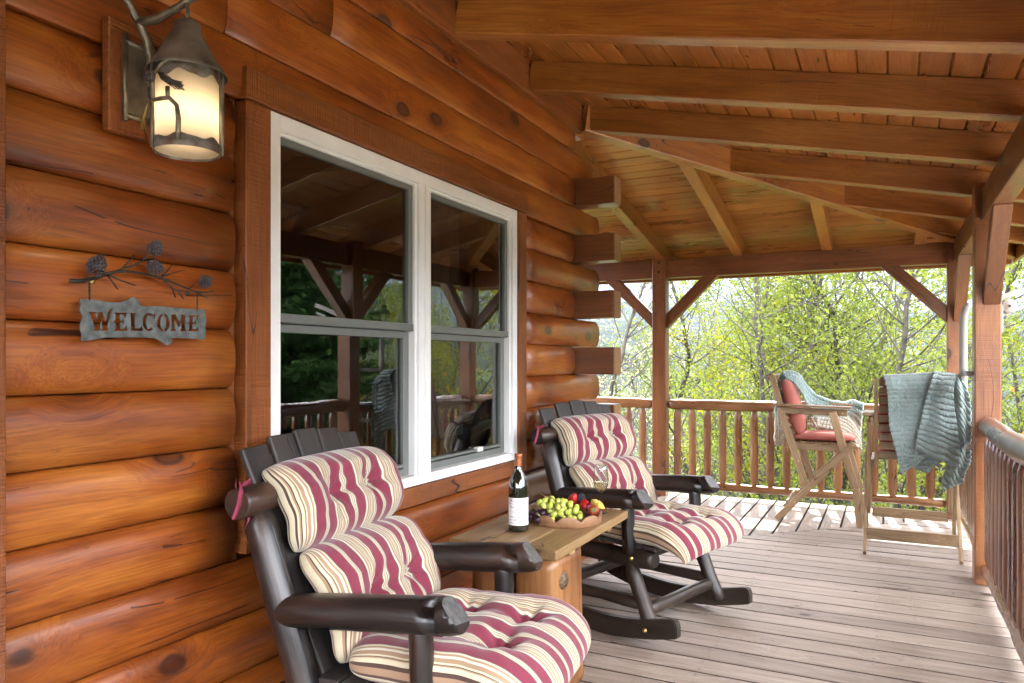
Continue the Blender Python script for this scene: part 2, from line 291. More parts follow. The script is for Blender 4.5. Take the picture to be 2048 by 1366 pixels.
def dlog(y0,y1,z0,z1,seed,crest=-1.80,mat=None,name='wall_log'):
    """round-faced log, runs along Y; its face bulges toward +X"""
    n=max(2,int((y1-y0)/.16)); h=z1-z0; P=[]
    prof=[-1,-.985,-.94,-.86,-.72,-.5,-.25,0,.25,.5,.72,.86,.94,.985,1]
    L=y1-y0; b=MB(); rows=[]
    for i in range(n+1):
        y=L*i/n; w=noise.noise((y*1.1,seed*3.1,0))*.006; r=[(y,.15,.0-h/2)]
        for t in prof:
            o=.060*(max(0,1-abs(t)**2.3))**.62
            o+=noise.noise((y*2.2,seed*1.7,t*1.6))*.004
            o=.060-(.060-o)*(.55 if z0<2.1 else .28); r.append((y,-(o-.060)+w*.5,t*(h/2-.001)))
        r.append((y,.15,h/2)); rows.append(r)
    nj=len(rows[0]); vs=[p for r in rows for p in r]; fs=[];sm=[]
    for i in range(n):
        for j in range(nj):
            j2=(j+1)%nj; fs.append([i*nj+j,(i+1)*nj+j,(i+1)*nj+j2,i*nj+j2]); sm.append(1<=j<nj-2)
    fs.append(list(range(nj))); sm.append(False); fs.append([n*nj+j for j in range(nj)][::-1]); sm.append(False)
    b.add(vs,fs,sm)
    T=Matrix.Translation((crest,y0,(z0+z1)/2))@Matrix.Rotation(R(90),4,'Z')
    return b.build(name,mat or M_['log'],house,Hi@T)
seams=[1.42+.181*k for k in range(-8,8)]   # -.028 ... 2.687
for k in range(-8,8):
    z0=1.42+.181*k; z1=z0+.181
    if z1>2.80: z1=2.815
    proud=(k%2==0)          # every other course runs past the corner
    yend=4.95 if proud else 4.50
    if k==7: yend=4.50
    if .69<z0 and z1<2.15:
        dlog(-3.6,1.685,z0,z1,k); dlog(3.755,yend,z0,z1,k+40)
    else:
        j={5:1.652,6:2.14}.get(k)
        if j: dlog(-3.6,j-.001,z0,z1,k); dlog(j+.001,yend,z0,z1,k+20)
        else: dlog(-3.6,yend,z0,z1,k)
    if not proud and k<7:    # squared end of the end-wall log, poking out through the corner
        e=hbox('corner_log_end',((-1.542-1.80)/2-.06,YC+.065,z0+.088),(.378,.13,.174),M_['post'],.006,axis='x')
        MB().box((0,0,0),(.004,.125,.168),.001).build('cut_face',M_['rings'],e,Matrix.Translation((.378/2+.0015,0,0)))
    # end wall course, running away to -X
    hbox('wall_log',(-1.90-1.2,YC+.065+.005,z0+.09),(2.4,.15,.178),M_['log'],.03,axis='x')
# flat backing behind the cut-out beside the window trim, boards and trim
def trim(c,s,axis,mat='trim',par=house,name='trim_board'): return hbox(name,c,s,M_[mat],.004,par,axis)
trim((-1.885,2.73,1.42),(.05,2.1,1.60),'y','timber',name='backing_board') if False else None
trim((-1.853,1.70,1.42),(.03,.05,1.45),'z',name='backing_board'); trim((-1.853,3.75,1.42),(.03,.03,1.45),'z',name='backing_board')
trim((-1.80,.92,1.40),(.05,.155,2.80),'z')
trim((-1.79,2.6,2.92),(.035,12.4-8.5,.22),'y',name='ledger_board'); trim((-1.79,-1.5,2.92),(.035,4.28,.22),'y',name='ledger_board')
# ---- window
YL,YR,ZB,ZT=1.823,3.648,.792,2.142; YM=2.743
win=empty('window',(0,0,0)); win.parent=house; win.matrix_local=Hi@Matrix.Translation((-1.80,(YL+YR)/2,ZB)); WI=Matrix.Translation((1.80,-(YL+YR)/2,-ZB))
def wbox(name,c,s,mat,bevel=.003,axis='y'):
    Rm={'y':Matrix.Rotation(R(90),4,'Z'),'z':Matrix.Rotation(R(-90),4,'Y'),'x':Matrix.Identity(4)}[axis]
    sz={'y':(s[1],s[0],s[2]),'z':(s[2],s[1],s[0]),'x':s}[axis]
    return MB().box((0,0,0),sz,bevel,seg=2).build(name,mat,win,WI@Matrix.Translation(Vector(c))@Rm)
wbox('casing',(-1.815,(1.713+YL)/2-.001,(ZB-.075+ZT)/2),(.055,YL-1.713-.003,ZT-ZB+.07),M_['trim'],axis='z')
wbox('casing',(-1.815,(3.747+YR)/2+.001,(ZB-.075+ZT)/2),(.055,3.747-YR-.003,ZT-ZB+.07),M_['trim'],axis='z')
wbox('casing',(-1.812,2.73,ZT+.053),(.060,2.036,.100),M_['trim'])
wbox('casing',(-1.816,(1.713+3.747)/2,ZB-.042),(.052,1.82,.078),M_['trim'])
fr=MB()
def fb(y0,y1,z0,z1,x0=-1.865,x1=-1.797): fr.box(((x0+x1)/2,(y0+y1)/2,(z0+z1)/2),(x1-x0,y1-y0,z1-z0),.003)
fw=.052
fb(YL,YL+fw,ZB,ZT); fb(YR-fw,YR,ZB,ZT); fb(YL+fw,YR-fw,ZT-fw,ZT,-1.865,-1.7975); fb(YL+fw,YR-fw,ZB,ZB+fw*.8,-1.865,-1.7975); fb(YM-.045,YM-.003,ZB+fw*.8,ZT-fw,-1.865,-1.797); fb(YM+.003,YM+.045,ZB+fw*.8,ZT-fw,-1.865,-1.797)
# inner stops
for a,b in ((YL+fw,YM-.045),(YM+.045,YR-fw)):
    fb(a,a+.012,ZB+fw*.8,ZT-fw,-1.865,-1.812); fb(b-.012,b,ZB+fw*.8,ZT-fw,-1.865,-1.812); fb(a+.012,b-.012,ZT-fw-.012,ZT-fw,-1.865,-1.812)
fr.build('frame',M_['vinyl'],win,WI)
for a,b in ((YL+fw+.012,YM-.057),(YM+.057,YR-fw-.012)):
    zl,zh=ZB+fw*.8,ZT-fw-.012; zm=1.468
    for nm,z0,z1,x,w in (('upper_sash',zm-.016,zh,-1.838,.024),('lower_sash',zl,zm-.018,-1.858,.032)):
        s=MB()
        def q(y0,y1,zz0,zz1,dx=0): s.box((x+dx,(y0+y1)/2,(zz0+zz1)/2),(.026,y1-y0,zz1-zz0),.002)
        q(a,a+w*.7,z0,z1); q(b-w*1.3,b,z0,z1); q(a+w*.7,b-w*1.3,z1-w*.9,z1,.001); q(a+w*.7,b-w*1.3,z0,z0+w*.95,.001)
        if nm=='lower_sash': s.box((x+.006,(a+b)/2,z0+.045),(.03,b-a-.1,.012),.002)
        sa=s.build(nm,M_['screen'],win,WI)
    for z0,z1,x in ((zm,zh,-1.842),(zl,zm,-1.862)):
        MB().box((x,(a+b)/2,(z0+z1)/2),(.004,b-a-.01,z1-z0-.01)).build('pane',M_['pane'],win,WI)
    MB().box((-1.828,(a+b)/2,zm+.001),(.016,b-a,.030),.002).build('meeting_rail',M_['vinyl'] if False else M_['screen'],win,WI)
MB().box((-1.845,3.30,zl+.047),(.03,.05,.022),.003).build('sash_latch',M_['vinyl'],win,WI)
# room behind the panes
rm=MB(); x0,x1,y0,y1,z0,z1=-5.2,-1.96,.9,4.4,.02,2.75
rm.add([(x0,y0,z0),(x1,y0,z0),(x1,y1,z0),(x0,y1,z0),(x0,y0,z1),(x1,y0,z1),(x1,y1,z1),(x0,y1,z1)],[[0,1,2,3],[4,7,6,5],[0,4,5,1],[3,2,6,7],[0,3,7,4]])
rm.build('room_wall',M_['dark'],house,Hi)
# curtain in the right half
P=[]
for i in range(41):
    y=2.98+.30*i/40; r=[]
    for j in range(13):
        z=.95+1.15*j/12; r.append((-1.965+.018*math.sin(i*1.0+noise.noise((i*.2,z,0))*2),y+(1-j/12)*.05*math.sin(i*.5),z))
    P.append(r)
cu=MB().grid(P).build('curtain',plain('sheer curtain',(.10,.10,.095,1),rough=.9,var=.1)); cu.location=(0,0,0)
tag(cu,'dim grey sheer curtain hanging behind the right window panes','curtain')

# ---- deck
deck=empty('porch_deck',(0,0,0)); deck['kind']='structure'
def mitreX(y): return y-6.84
db=MB(); rnd=random.Random(3); y=-3.6; i=0; GAP=plain('board edge gap shade',(.045,.035,.028,1),rough=.95)  # board sides coloured dark to stand for the shade in the gaps
dm=[]
nb=0
y=7.32-.1523*72
while y<7.40:
    xa=-1.86; ya,yb=y+.0075,y+.1523-.0075
    # main board from the wall to the outer edge, clipped on the mitre
    for (a,b) in (((-1.86,.72)) ,) if False else ((-1.86,.72),):
        z=rnd.uniform(-.0012,.0012)
        xl0=max(a,ya-6.84+.004); xl1=max(a,yb-6.84+.004)
        if xl0>=b: continue
        vs=[(xl0,ya,-.03+z),(b,ya,-.03+z),(b,yb,-.03+z),(xl1,yb,-.03+z),(xl0,ya,z-.003),(b,ya,z-.003),(b,yb,z-.003),(xl1,yb,z-.003),(xl0,ya+.003,z),(b,ya+.003,z),(b,yb-.003,z),(xl1,yb-.003,z)]
        fs=[[0,3,2,1],[0,1,5,4],[1,2,6,5],[2,3,7,6],[3,0,4,7],[4,5,9,8],[6,7,11,10],[8,9,10,11]]
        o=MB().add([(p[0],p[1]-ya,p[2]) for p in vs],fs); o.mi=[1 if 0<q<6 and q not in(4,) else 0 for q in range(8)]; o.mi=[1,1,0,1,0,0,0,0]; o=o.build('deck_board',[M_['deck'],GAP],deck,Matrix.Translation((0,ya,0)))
    y+=.1523
x=-4.6
while x<.66:
    xa,xb=x+.0075,x+.1523-.0075; z=rnd.uniform(-.0012,.0012); 
    y0a=max(4.62,xa+6.84+.004); y0b=max(4.62,xb+6.84+.004); ye=7.50
    if y0a<ye-.05:
        vs=[(xa,y0a,-.03),(xb,y0b,-.03),(xb,ye,-.03),(xa,ye,-.03),(xa,y0a,z-.003),(xb,y0b,z-.003),(xb,ye,z-.003),(xa,ye,z-.003),(xa+.003,y0a,z),(xb-.003,y0b,z),(xb-.003,ye,z-.0),(xa+.003,ye,z-.0)]
        fs=[[0,3,2,1],[0,1,5,4],[1,2,6,5],[2,3,7,6],[3,0,4,7],[5,6,10,9],[7,4,8,11],[8,9,10,11]]
        Rm=Matrix.Rotation(R(90),4,'Z'); T=Matrix.Translation((xa,y0a,0))@Rm; Ti=T.inverted()
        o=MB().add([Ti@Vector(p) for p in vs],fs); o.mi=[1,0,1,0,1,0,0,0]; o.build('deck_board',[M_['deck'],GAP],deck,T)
    x+=.1523
MB().box((-1.0,1.9,-.18),(4.2,12,.18)).build('deck_joists',M_['black'],deck,Matrix.Translation((.35,-.4,.0))) if False else None
fm=M_['deck']
timber('deck_skirt',(.72,-3.6,-.17),(.72,7.48,-.17),.03,.28,fm,deck); timber('deck_skirt',(-4.6,7.46,-.17),(.70,7.46,-.17),.03,.28,fm,deck)
MB().box((-1.9,1.9,-.06),(5.2,11.1,.04)).build('deck_frame',M_['black'],deck)
# nail heads
nm=MB(); 
for q in range(72):
    yy=7.32-.1523*q
    for xx in (-1.2,-.72,-.05,.12):
        for dy in (.03,.11):
            if yy<7.2 and xx>yy-6.7: nm.lathe([(0,.0012),(.0048,.001),(.0055,-.001)],8,M=Matrix.Translation((xx+rnd.uniform(-.012,.012),yy+dy+rnd.uniform(-.008,.008),.0016)))
nm.build('nail_heads',M_['steel'],deck)['kind']='stuff'

# ---- porch roof
roof=empty('porch_roof',(-1.8,0,2.9),0,'orange stained porch ceiling with exposed rafters, hip beam and header beams','roof'); RI=Matrix.Translation((1.8,0,-2.9))
def rt(name,p0,p1,w,h,mat=None,bevel=.006): 
    M,L=frame(p0,p1); return MB().box((L/2,0,0),(L,w,h),bevel,seg=2).build(name,mat or M_['timber'],roof,RI@M)
SL=.215
def zc(x): return 2.985-SL*(x+1.76)
def hipY(x): return 4.57+(x+1.76)*1.176
def zc2(y): return zc(-1.76+(y-4.57)/1.176)
RH=.155
EX=.98; 
for yr in (-2.66,-1.86,-1.06,-.26,.54,1.34,2.14,2.955,3.745,4.545,5.40,6.22,6.98):
    xs=-1.775 if yr<4.6 else -1.76+(yr-4.57)/1.176+.03
    rt('rafter',(xs,yr+.045,zc(xs)-RH/2),(EX,yr+.045,zc(EX)-RH/2),.09,RH)
XS=math.sqrt(1)
for xr in (-4.1,-3.35,-2.72,-2.01,-1.27,-.49,.25):
    ys=4.66 if xr<-1.7 else hipY(xr)+.03; ye=7.86
    rt('rafter',(xr,ys,zc2(ys)-RH/2),(xr,ye,zc2(ye)-RH/2),.09,RH)
hx=1.0; rt('hip_rafter',(-1.77,hipY(-1.77),zc(-1.77)-RH/2-.012),(hx,hipY(hx),zc(hx)-RH/2-.012),.10,RH+.02)
# tongue and groove boards (each with a vee at its edge)
def plank(p0a,p1a,p0b,p1b,parent=roof,up=.018):
    """board between edge a (p0a-p1a) and edge b (p0b-p1b), lower face bevelled"""
    A0,A1,B0,B1=[Vector(p) for p in (p0a,p1a,p0b,p1b)]; g=.008
    d0=(B0-A0).normalized(); d1=(B1-A1).normalized(); u=Vector((0,0,1))
    vs=[A0+u*.010,A0+d0*g,B0-d0*g,B0+u*.010,B0+u*up,A0+u*up, A1+u*.010,A1+d1*g,B1-d1*g,B1+u*.010,B1+u*up,A1+u*up]
    fs=[[0,1,7,6],[1,2,8,7],[2,3,9,8],[3,4,10,9],[4,5,11,10],[5,0,6,11],[0,5,4,3,2,1],[6,7,8,9,10,11]]
    M,_=frame(A0,A1,(0,0,1)); Mi=M.inverted()
    MB().add([Mi@v for v in vs],fs).build('ceiling_board',M_['ceil'],parent,RI@M)
x=-1.80; k=0
while x<EX:
    xa,xb=x,x+.119
    ya=max(hipY(xa),4.5); yb=max(hipY(xb),4.5); z=.001*(k%3)
    plank((xa,-3.5,zc(xa)+z),(xa,ya-.002,zc(xa)+z),(xb,-3.5,zc(xb)+z),(xb,yb-.002,zc(xb)+z)); x+=.12; k+=1
y=4.66
while y<7.86:
    ya,yb=y,y+.1195; xa=-1.76+(ya-4.57)/1.176; xb=-1.76+(yb-4.57)/1.176; z=.001*(k%3)
    plank((xa-.002,ya,zc2(ya)+z),(-4.3,ya,zc2(ya)+z),(xb-.002,yb,zc2(yb)+z),(-4.3,yb,zc2(yb)+z)); y+=.12; k+=1
sh=MB(); e=.05
sh.add([(-1.9,-3.6,zc(-1.9)+e),(EX+.1,-3.6,zc(EX+.1)+e),(EX+.1,hipY(EX+.1),zc(EX+.1)+e),(-1.9,hipY(-1.9),zc(-1.9)+e),(-4.4,hipY(-1.9),zc2(hipY(-1.9))+e),(-4.4,hipY(EX+.1),zc2(hipY(EX+.1))+e)],[[0,1,2,3],[3,2,5,4]])
sh.build('roofing',M_['black'],roof,RI)
rt('fascia',(EX+.02,-3.5,zc(EX)-.09),(EX+.02,7.90,zc(EX)-.09),.03,.22); rt('fascia',(-4.3,7.88,zc2(7.88)-.09),(EX,7.88,zc2(7.88)-.09),.03,.22)
rt('header_beam',(.542,-3.5,2.2475),(.542,7.40,2.2475),.09,.185,M_['post']); rt('header_beam',(-4.3,7.35,2.2455),(.50,7.35,2.2455),.09,.185,M_['post'])
# plaster-free gable infill: top plate behind the ledger keeps the room dark
rt('top_plate',(-1.87,-3.5,2.93),(-1.87,4.5,2.93),.12,.26); rt('top_plate',(-4.3,4.62,2.93),(-1.81,4.62,2.93),.12,.26)
hk=MB().tube([(0,0,.02),(0,0,-.012),(.006,0,-.024),(.016,0,-.026),(.022,0,-.016),(.02,0,-.006)],.0022,6)
hk.build('cup_hook',M_['iron'],roof,RI@Matrix.Translation((.545,3.95,2.155))@Matrix.Rotation(R(60),4,'Z'))

# ---- posts
def bolt(parent,c,ax,r=.014):
    M,_=frame(Vector(c),Vector(c)+Vector(ax)); 
    MB().tube([(0,0,0),(.006,0,0),(.009,0,0)],[r,r,r*.6],10).build('bolt',M_['iron'],parent,M)
def post(x,y,label,braces,h=2.38,w=.137,cat='post'):
    p=empty('porch_post',(x,y,0),0,label,cat,'porch posts')
    MB().box((h/2,0,0),(h,w,w),.008,seg=2).build('shaft',M_['post'],p,frame((w/2,w/2,.001),(w/2,w/2,1))[0])
    for dx,dy in braces:
        zz=2.155; r_=.44
        if dy: a=(.088,w/2+dy*(w/2-.02),zz-r_-.0),; b_=(.088,w/2+dy*(w/2+r_),zz-.01); a=a[0]
        else: a=(w/2+dx*(w/2-.02),.062,zz-r_); b_=(w/2+dx*(w/2+r_),.062,zz-.01)
        a=Vector(a);b_=Vector(b_); d=(b_-a).normalized(); M,L=frame(a-d*.05,b_+d*.03)
        # brace with plumb-cut foot against the post and level-cut head against the beam
        sgn=dy if dy else dx; t=.088; hh=.10*1.414
        yy0=w/2+sgn*(w/2+.0015)
        prof=[(0,zz-r_-.07),(0,zz-r_+.09),(r_-.05,zz-.0015),(r_+.10,zz-.0015)]
        prof=[(0,zz-r_-.06),(0,zz-r_+.085),(r_-.085,zz-.0015),(r_+.06,zz-.0015)]
        vs=[];n=4
        for s_ in (-1,1):
            for u,z in prof:
                q=yy0+sgn*u
                vs.append((.088+s_*t/2,q,z) if dy else (q,.075+s_*t/2,z))
        fs=[[0,1,2,3],[7,6,5,4]]+[[i,i+4,(i+1)%4+4,(i+1)%4] for i in range(4)]
        Mi=M.inverted(); b=bmesh.new(); bv=[b.verts.new(Mi@Vector(v)) for v in vs]
        for f in fs: b.faces.new([bv[i] for i in f])
        bmesh.ops.recalc_face_normals(b,faces=b.faces[:]); bmesh.ops.bevel(b,geom=b.edges[:],offset=.004,segments=1,affect='EDGES')
        br=MB().bm(b).build('knee_brace',M_['post'],p,M)
        if dy: cc=[(.088,yy0+sgn*.05-sgn*.09*0,zz-r_-.03),]
    for z in (2.30,2.21): 
        bolt(p,(w/2+.0,-.001,z),(0,-1,0))
    return p
pn=post(.46,5.19,'large square brown post at the right where the near railing meets it',[(0,-1),(0,1)])
bolt(pn,(.088,-.05,1.77),(0,-1,.0)); bolt(pn,(.088,-.40,2.10),(0,-1,-.7),.014)
pc=post(.45,7.27,'square corner post behind the ribbed green blanket',[(0,-1),(-1,0)])
pl=post(-2.092,7.27,'square far post left of the green trees, with two knee braces',[(1,0),(-1,0)])
post(.46,2.30,'square post beside the camera, outside the photo',[(0,-1),(0,1)]); post(.46,-.6,'square post behind the camera, outside the photo',[(0,-1),(0,1)])

# ---- railings
def baluster(parent,M,L,seed,w=.036,d=.022,mat='rail'):
    t=.07; pts=[0,.012,t,t+.01]+[t+.01+(L-2*t-.02)*i/5 for i in range(1,5)]+[L-t-.01,L-t,L-.012,L]
    sc=[.28,.5,.97,1]+[1+noise.noise((seed,i,0))*.12 for i in range(4)]+[1,.97,.5,.28]
    b=MB(); b.tube([(noise.noise((seed,p*2,3))*.006 if .1<p<L-.1 else 0,noise.noise((seed,p*2,7))*.004 if .1<p<L-.1 else 0,p) for p in pts],[w*s for s in sc],12,sq=(1,d/w),up=(1,0,0))
    # grain along local x
    Q=Matrix.Rotation(R(-90),4,'Y'); 
    b.v=[tuple(Q.inverted()@Vector(v)) for v in b.v]
    return b.build('baluster',M_[mat],parent,M@Q)
def railing(a,b,label,n0,sp,ztop=.905,zbot=.118,flip=False,seed=0,rt_=.05,mat='rail',bw=.036,bd=.022,group='log railings'):
    a=Vector(a);b_=Vector(b); d=(b_-a).normalized(); L=(b_-a).length
    g=empty('log_railing',tuple(a),math.atan2(d.y,d.x),label,'railing',group)
    pole('top_rail',(0,0,ztop),(L,0,ztop),rt_,M_[mat],g,seed=seed,tip0=.03,tip1=.03,tipr=.7,jit=.16,seg=20,n=22,bend=.008)
    pole('bottom_rail',(0,0,zbot),(L,0,zbot),.037,M_[mat],g,seed=seed+3,tip0=.03,tip1=.03,tipr=.7,jit=.2,seg=14,n=22,bend=.008)
    x=n0; k=0
    while x<L-.04:
        baluster(g,Matrix.Translation((x,0,zbot+.015)),ztop-zbot-.04,seed*10+k,bw,bd,mat); x+=sp; k+=1
    return g
railing((-1.945,7.34,0),(.445,7.34,0),'long far log railing between the left post and the corner post',.092,.1455,seed=1)
railing((-4.2,7.34,0),(-2.10,7.34,0),'short piece of far log railing left of the far post, behind the log corner',.10,.1455,seed=2)
railing((.53,2.44,0),(.53,5.185,0),'near log railing at the right edge, its top rail shiny and grey',.06,.150,ztop=.945,zbot=.10,seed=3,rt_=.055,mat='raild',bw=.034,bd=.034)
railing((.53,5.335,0),(.53,7.26,0),'log railing between the large post and the corner post, behind the ribbed blanket',.08,.1455,seed=4,mat='raild')
railing((.53,-.45,0),(.53,2.29,0),'log railing beside the camera, outside the photo',.08,.1455,seed=5)
# ---- awning arm on the big post
aw=empty('awning_arm',(.602,5.30,1.60),0,'pale grey folding awning arm with round pivot, fixed to the big right post','awning arm')
MB().box((.006,0,-.02),(.012,.05,.16),.002).build('bracket',M_['awning'],aw)
b=MB(); b.box((.20,.0,.075),(.42,.022,.034),.004,M=Matrix.Rotation(R(-20),4,'Y')); b.build('upper_arm',M_['awning'],aw,Matrix.Translation((.02,0,.03)))
b=MB(); b.box((.20,.0,-.0),(.44,.026,.020),.004,M=Matrix.Rotation(R(-24),4,'Y')); b.build('lower_arm',M_['awning'],aw,Matrix.Translation((.01,.03,-.0)))
MB().lathe([(0,-.018),(.036,-.018),(.040,-.014),(.040,.014),(.036,.018),(.012,.018),(.010,.022),(0,.022)],24,M=Matrix.Translation((.045,-.006,.052))@Matrix.Rotation(R(90),4,'X')).build('pivot',M_['awning'],aw)
MB().lathe([(0,.0),(.008,.0),(.006,.005),(0,.005)],12,M=Matrix.Translation((.045,-.028,.052))@Matrix.Rotation(R(90),4,'X')).build('pivot_bolt',M_['iron'],aw)
ap=MB(); pts=[(0,0,.15),(0,0,1.0),(.004,0,1.06),(.016,0,1.105),(.035,0,1.135)]
ap.tube(pts,[.024,.024,.024,.022,.018],16); ap.build('tube',M_['awning'],aw,Matrix.Translation((.437-.602,.32,-1.04)))
for z in (-.35,-.8): MB().box((0,0,0),(.03,.30,.03),.003).build('bracket',M_['awning'],aw,Matrix.Translation((.445-.602,.17,z)))
# ================= FURNITURE =================
# ---- striped cloth
def stripes():
    m,nt,b=newmat('striped cushion cloth'); L=nt.links.new
    uv=N(nt,'ShaderNodeUVMap'); sp=N(nt,'ShaderNodeSeparateXYZ'); L(uv.outputs[0],sp.inputs[0])
    fr=N(nt,'ShaderNodeMath',operation='FRACT'); L(sp.outputs[0],fr.inputs[0])
    bu='#78243a'; cr='#c9bfa2'; ta='#9c8065'; ol='#5b6158'; br='#4a342c'; wh='#d0c9b4'; tb='#a08a80'
    st=[(0,bu),(.225,ol),(.238,cr),(.255,tb),(.275,cr),(.29,ol),(.302,cr),(.318,tb),(.332,ol),(.342,bu),(.565,ol),(.580,wh),(.63,ta),(.685,cr),(.705,br),(.714,cr),(.73,ta),(.745,br),(.754,cr),(.79,ta),(.803,br),(.811,cr),(.83,ta),(.885,wh),(.92,ta),(.955,cr),(.985,ol)]
    r=ramp(nt,st,'CONSTANT'); L(fr.outputs[0],r.inputs[0])
    t=N(nt,'ShaderNodeTexCoord'); n=N(nt,'ShaderNodeTexNoise',Scale=9.,Detail=4.); L(t.outputs['Object'],n.inputs['Vector'])
    hv=N(nt,'ShaderNodeHueSaturation'); mr=N(nt,'ShaderNodeMapRange'); mr.inputs['To Min'].default_value=.80; mr.inputs['To Max'].default_value=1.05; L(n.outputs['Fac'],mr.inputs['Value']); L(mr.outputs[0],hv.inputs['Value']); L(r.outputs[0],hv.inputs['Color']); L(hv.outputs[0],b.inputs['Base Color'])
    w=N(nt,'ShaderNodeTexNoise',Scale=520.,Detail=1.); L(t.outputs['Object'],w.inputs['Vector']); bp=N(nt,'ShaderNodeBump',Strength=.25,Distance=.002); L(w.outputs['Fac'],bp.inputs['Height'])
    w2=N(nt,'ShaderNodeTexNoise',Scale=34.,Detail=3.,Distortion=1.5); L(t.outputs['Object'],w2.inputs['Vector']); bp2=N(nt,'ShaderNodeBump',Strength=.25,Distance=.006); L(w2.outputs['Fac'],bp2.inputs['Height']); L(bp.outputs[0],bp2.inputs['Normal']); L(bp2.outputs[0],b.inputs['Normal'])
    b.inputs['Roughness'].default_value=.85; b.inputs['Sheen Weight'].default_value=.25
    return m
M_['stripe']=stripes()
M_['burg']=plain('burgundy tape',(.25,.03,.065,1),rough=.8)
def pillow(name,c0,c1,width,T,tufts,parent,mat=None,bulge=0,depth=.75,droop=0,uv0=0,seed=0,nu=72,nv=84,period=.165,lift=0,yoff=0):
    """stuffed pad between profile points c0,c1 in the chair's xz plane; width along y, tufts in (-1..1,-1..1)"""
    c0=Vector((c0[0],0,c0[1])); c1=Vector((c1[0],0,c1[1])); U=(c1-c0); Lu=U.length; U.normalize(); V=Vector((0,1,0)); Nn=U.cross(V)*-1
    if Nn.z<0: Nn=-Nn
    P=[];Q=[];uvs=[]
    def hgt(a,b):
        e=(max(0,1-abs(a)**3.4)**.48)*(max(0,1-abs(b)**5)**.46); h=T*e
        for ta,tb in tufts:
            da=(a-ta)*Lu/2; dbb=(b-tb)*width/2; d=math.hypot(da,dbb); th=math.atan2(da,dbb)
            h-=depth*T*math.exp(-(d/.062)**1.35)*e
            h-=.09*T*math.exp(-(d/.085)**2)*(1+math.cos(7*th+seed+ta*3))*e
            # creases from tuft to tuft and to the sides
            h-=.13*T*math.exp(-(da/.022)**2)*math.exp(-abs(dbb)/.09)*e
            h-=.05*T*math.exp(-(dbb/.02)**2)*math.exp(-abs(da)/.06)*e
        h+=noise.noise((a*2.2+seed,b*2.2,.5))*T*.14*e+noise.noise((a*6+seed,b*6,3.5))*T*.04*e
        h+=.03*T*math.sin(b*26+noise.noise((b*4,seed,0))*5)*math.exp(-((1-abs(a))/.09))*e
        return h
    for i in range(nu+1):
        a=-1+2*i/nu; a=math.copysign(1-(1-abs(a))**1.35,a) ; r=[];r2=[]
        for j in range(nv+1):
            b=-1+2*j/nv; b=math.copysign(1-(1-abs(b))**1.3,b)
            pin=1-.11*abs(a)**4*abs(b)**4; wn_=1+.012*math.sin(a*9+seed)+.02*(1-a*a)*(-1)
            h=hgt(a,b); base=c0+U*((a*pin+1)*Lu/2)+V*(b*width/2*pin*wn_+yoff)+Nn*(bulge*(1-a*a)+lift)
            base=base+Vector((0,0,-droop*max(0,a)**3*(1-.3*b*b)-droop*1.1*(max(0,a)*max(0,-b))**3))
            r.append(base+Nn*(h+.004)); e=(max(0,1-abs(a)**3.4)**.48)*(max(0,1-abs(b)**5)**.46); r2.append(base-Nn*(T*.70*e+.004))
            uvs.append((uv0+(b+1)*width/2/period,(a+1)*Lu/2))
        P.append(r);Q.append(r2)
    nj=nv+1; ni=nu+1; vs=[p for r in P for p in r]+[p for r in Q for p in r]; fs=[];o=ni*nj
    for i in range(nu):
        for j in range(nv):
            A=i*nj+j; fs.append([A,A+nj,A+nj+1,A+1]); fs.append([o+A,o+A+1,o+A+nj+1,o+A+nj])
    for j in range(nv): fs.append([j,j+1,o+j+1,o+j]); A=nu*nj+j; fs.append([A,o+A,o+A+1,A+1])
    for i in range(nu): A=i*nj; fs.append([A,o+A,o+A+nj,A+nj]); A=i*nj+nv; fs.append([A,A+nj,o+A+nj,o+A])
    b_=MB().add(vs,fs,True)
    return b_.build(name,mat or M_['stripe'],parent,None,uvs+uvs)
def copy_tree(o,parent=None):
    c=o.copy(); COL.objects.link(c); c.parent=parent
    for ch in o.children: copy_tree(ch,c)
    return c
# ---- rocking chair
def flatend(name,p0,p1,r,mat,parent,seed):
    """arm log with a slanted, slightly lighter cut face at its front"""
    M,L=frame(p0,p1); b=MB(); pts=[(0,0,0),(.02,0,0),(.05,0,0)]+[(L*t,0,noise.noise((seed,t*3,0))*.006) for t in (.2,.35,.5,.65,.8,.9)]+[(L-.075,0,0),(L-.055,0,0),(L-.035,0,0),(L-.018,0,0),(L-.005,0,0),(L,0,0)]
    rs=[r*.55,r*.85,r*.96]+[r*(1+noise.noise((seed,t*4,4))*.05) for t in (.2,.35,.5,.65,.8,.9)]+[r*1.02,r*1.03,r*1.03,r*1.02,r,r*.94]
    b.tube(pts,rs,22,jit=.14)
    vs=[]
    for v in b.v:
        x,y,z=v; zt=r*.80
        if z>zt: z=zt+(z-zt)*.35      # flat worn top
        vs.append((x,y,z))
    bb=bmesh.new(); bv=[bb.verts.new(v) for v in vs]
    for f,s_ in zip(b.f,b.sm): q=bb.faces.new([bv[i] for i in f]); q.smooth=s_
    pn_=Vector((.80,.10,.60)).normalized(); res=bmesh.ops.bisect_plane(bb,geom=bb.verts[:]+bb.edges[:]+bb.faces[:],plane_co=Vector((L-.050,0,r*.95)),plane_no=pn_,clear_outer=True)
    ed=[e for e in bb.edges if e.is_boundary]; fl=bmesh.ops.edgeloop_fill(bb,edges=ed)['faces']
    for f in fl: f.material_index=1; f.smooth=False
    bmesh.ops.recalc_face_normals(bb,faces=bb.faces[:])
    me=bpy.data.meshes.new(name); bb.to_mesh(me); bb.free(); me.materials.append(mat); me.materials.append(M_['endcut'])
    o=bpy.data.objects.new(name,me); COL.objects.link(o); o.parent=parent; o.matrix_local=M
    return o
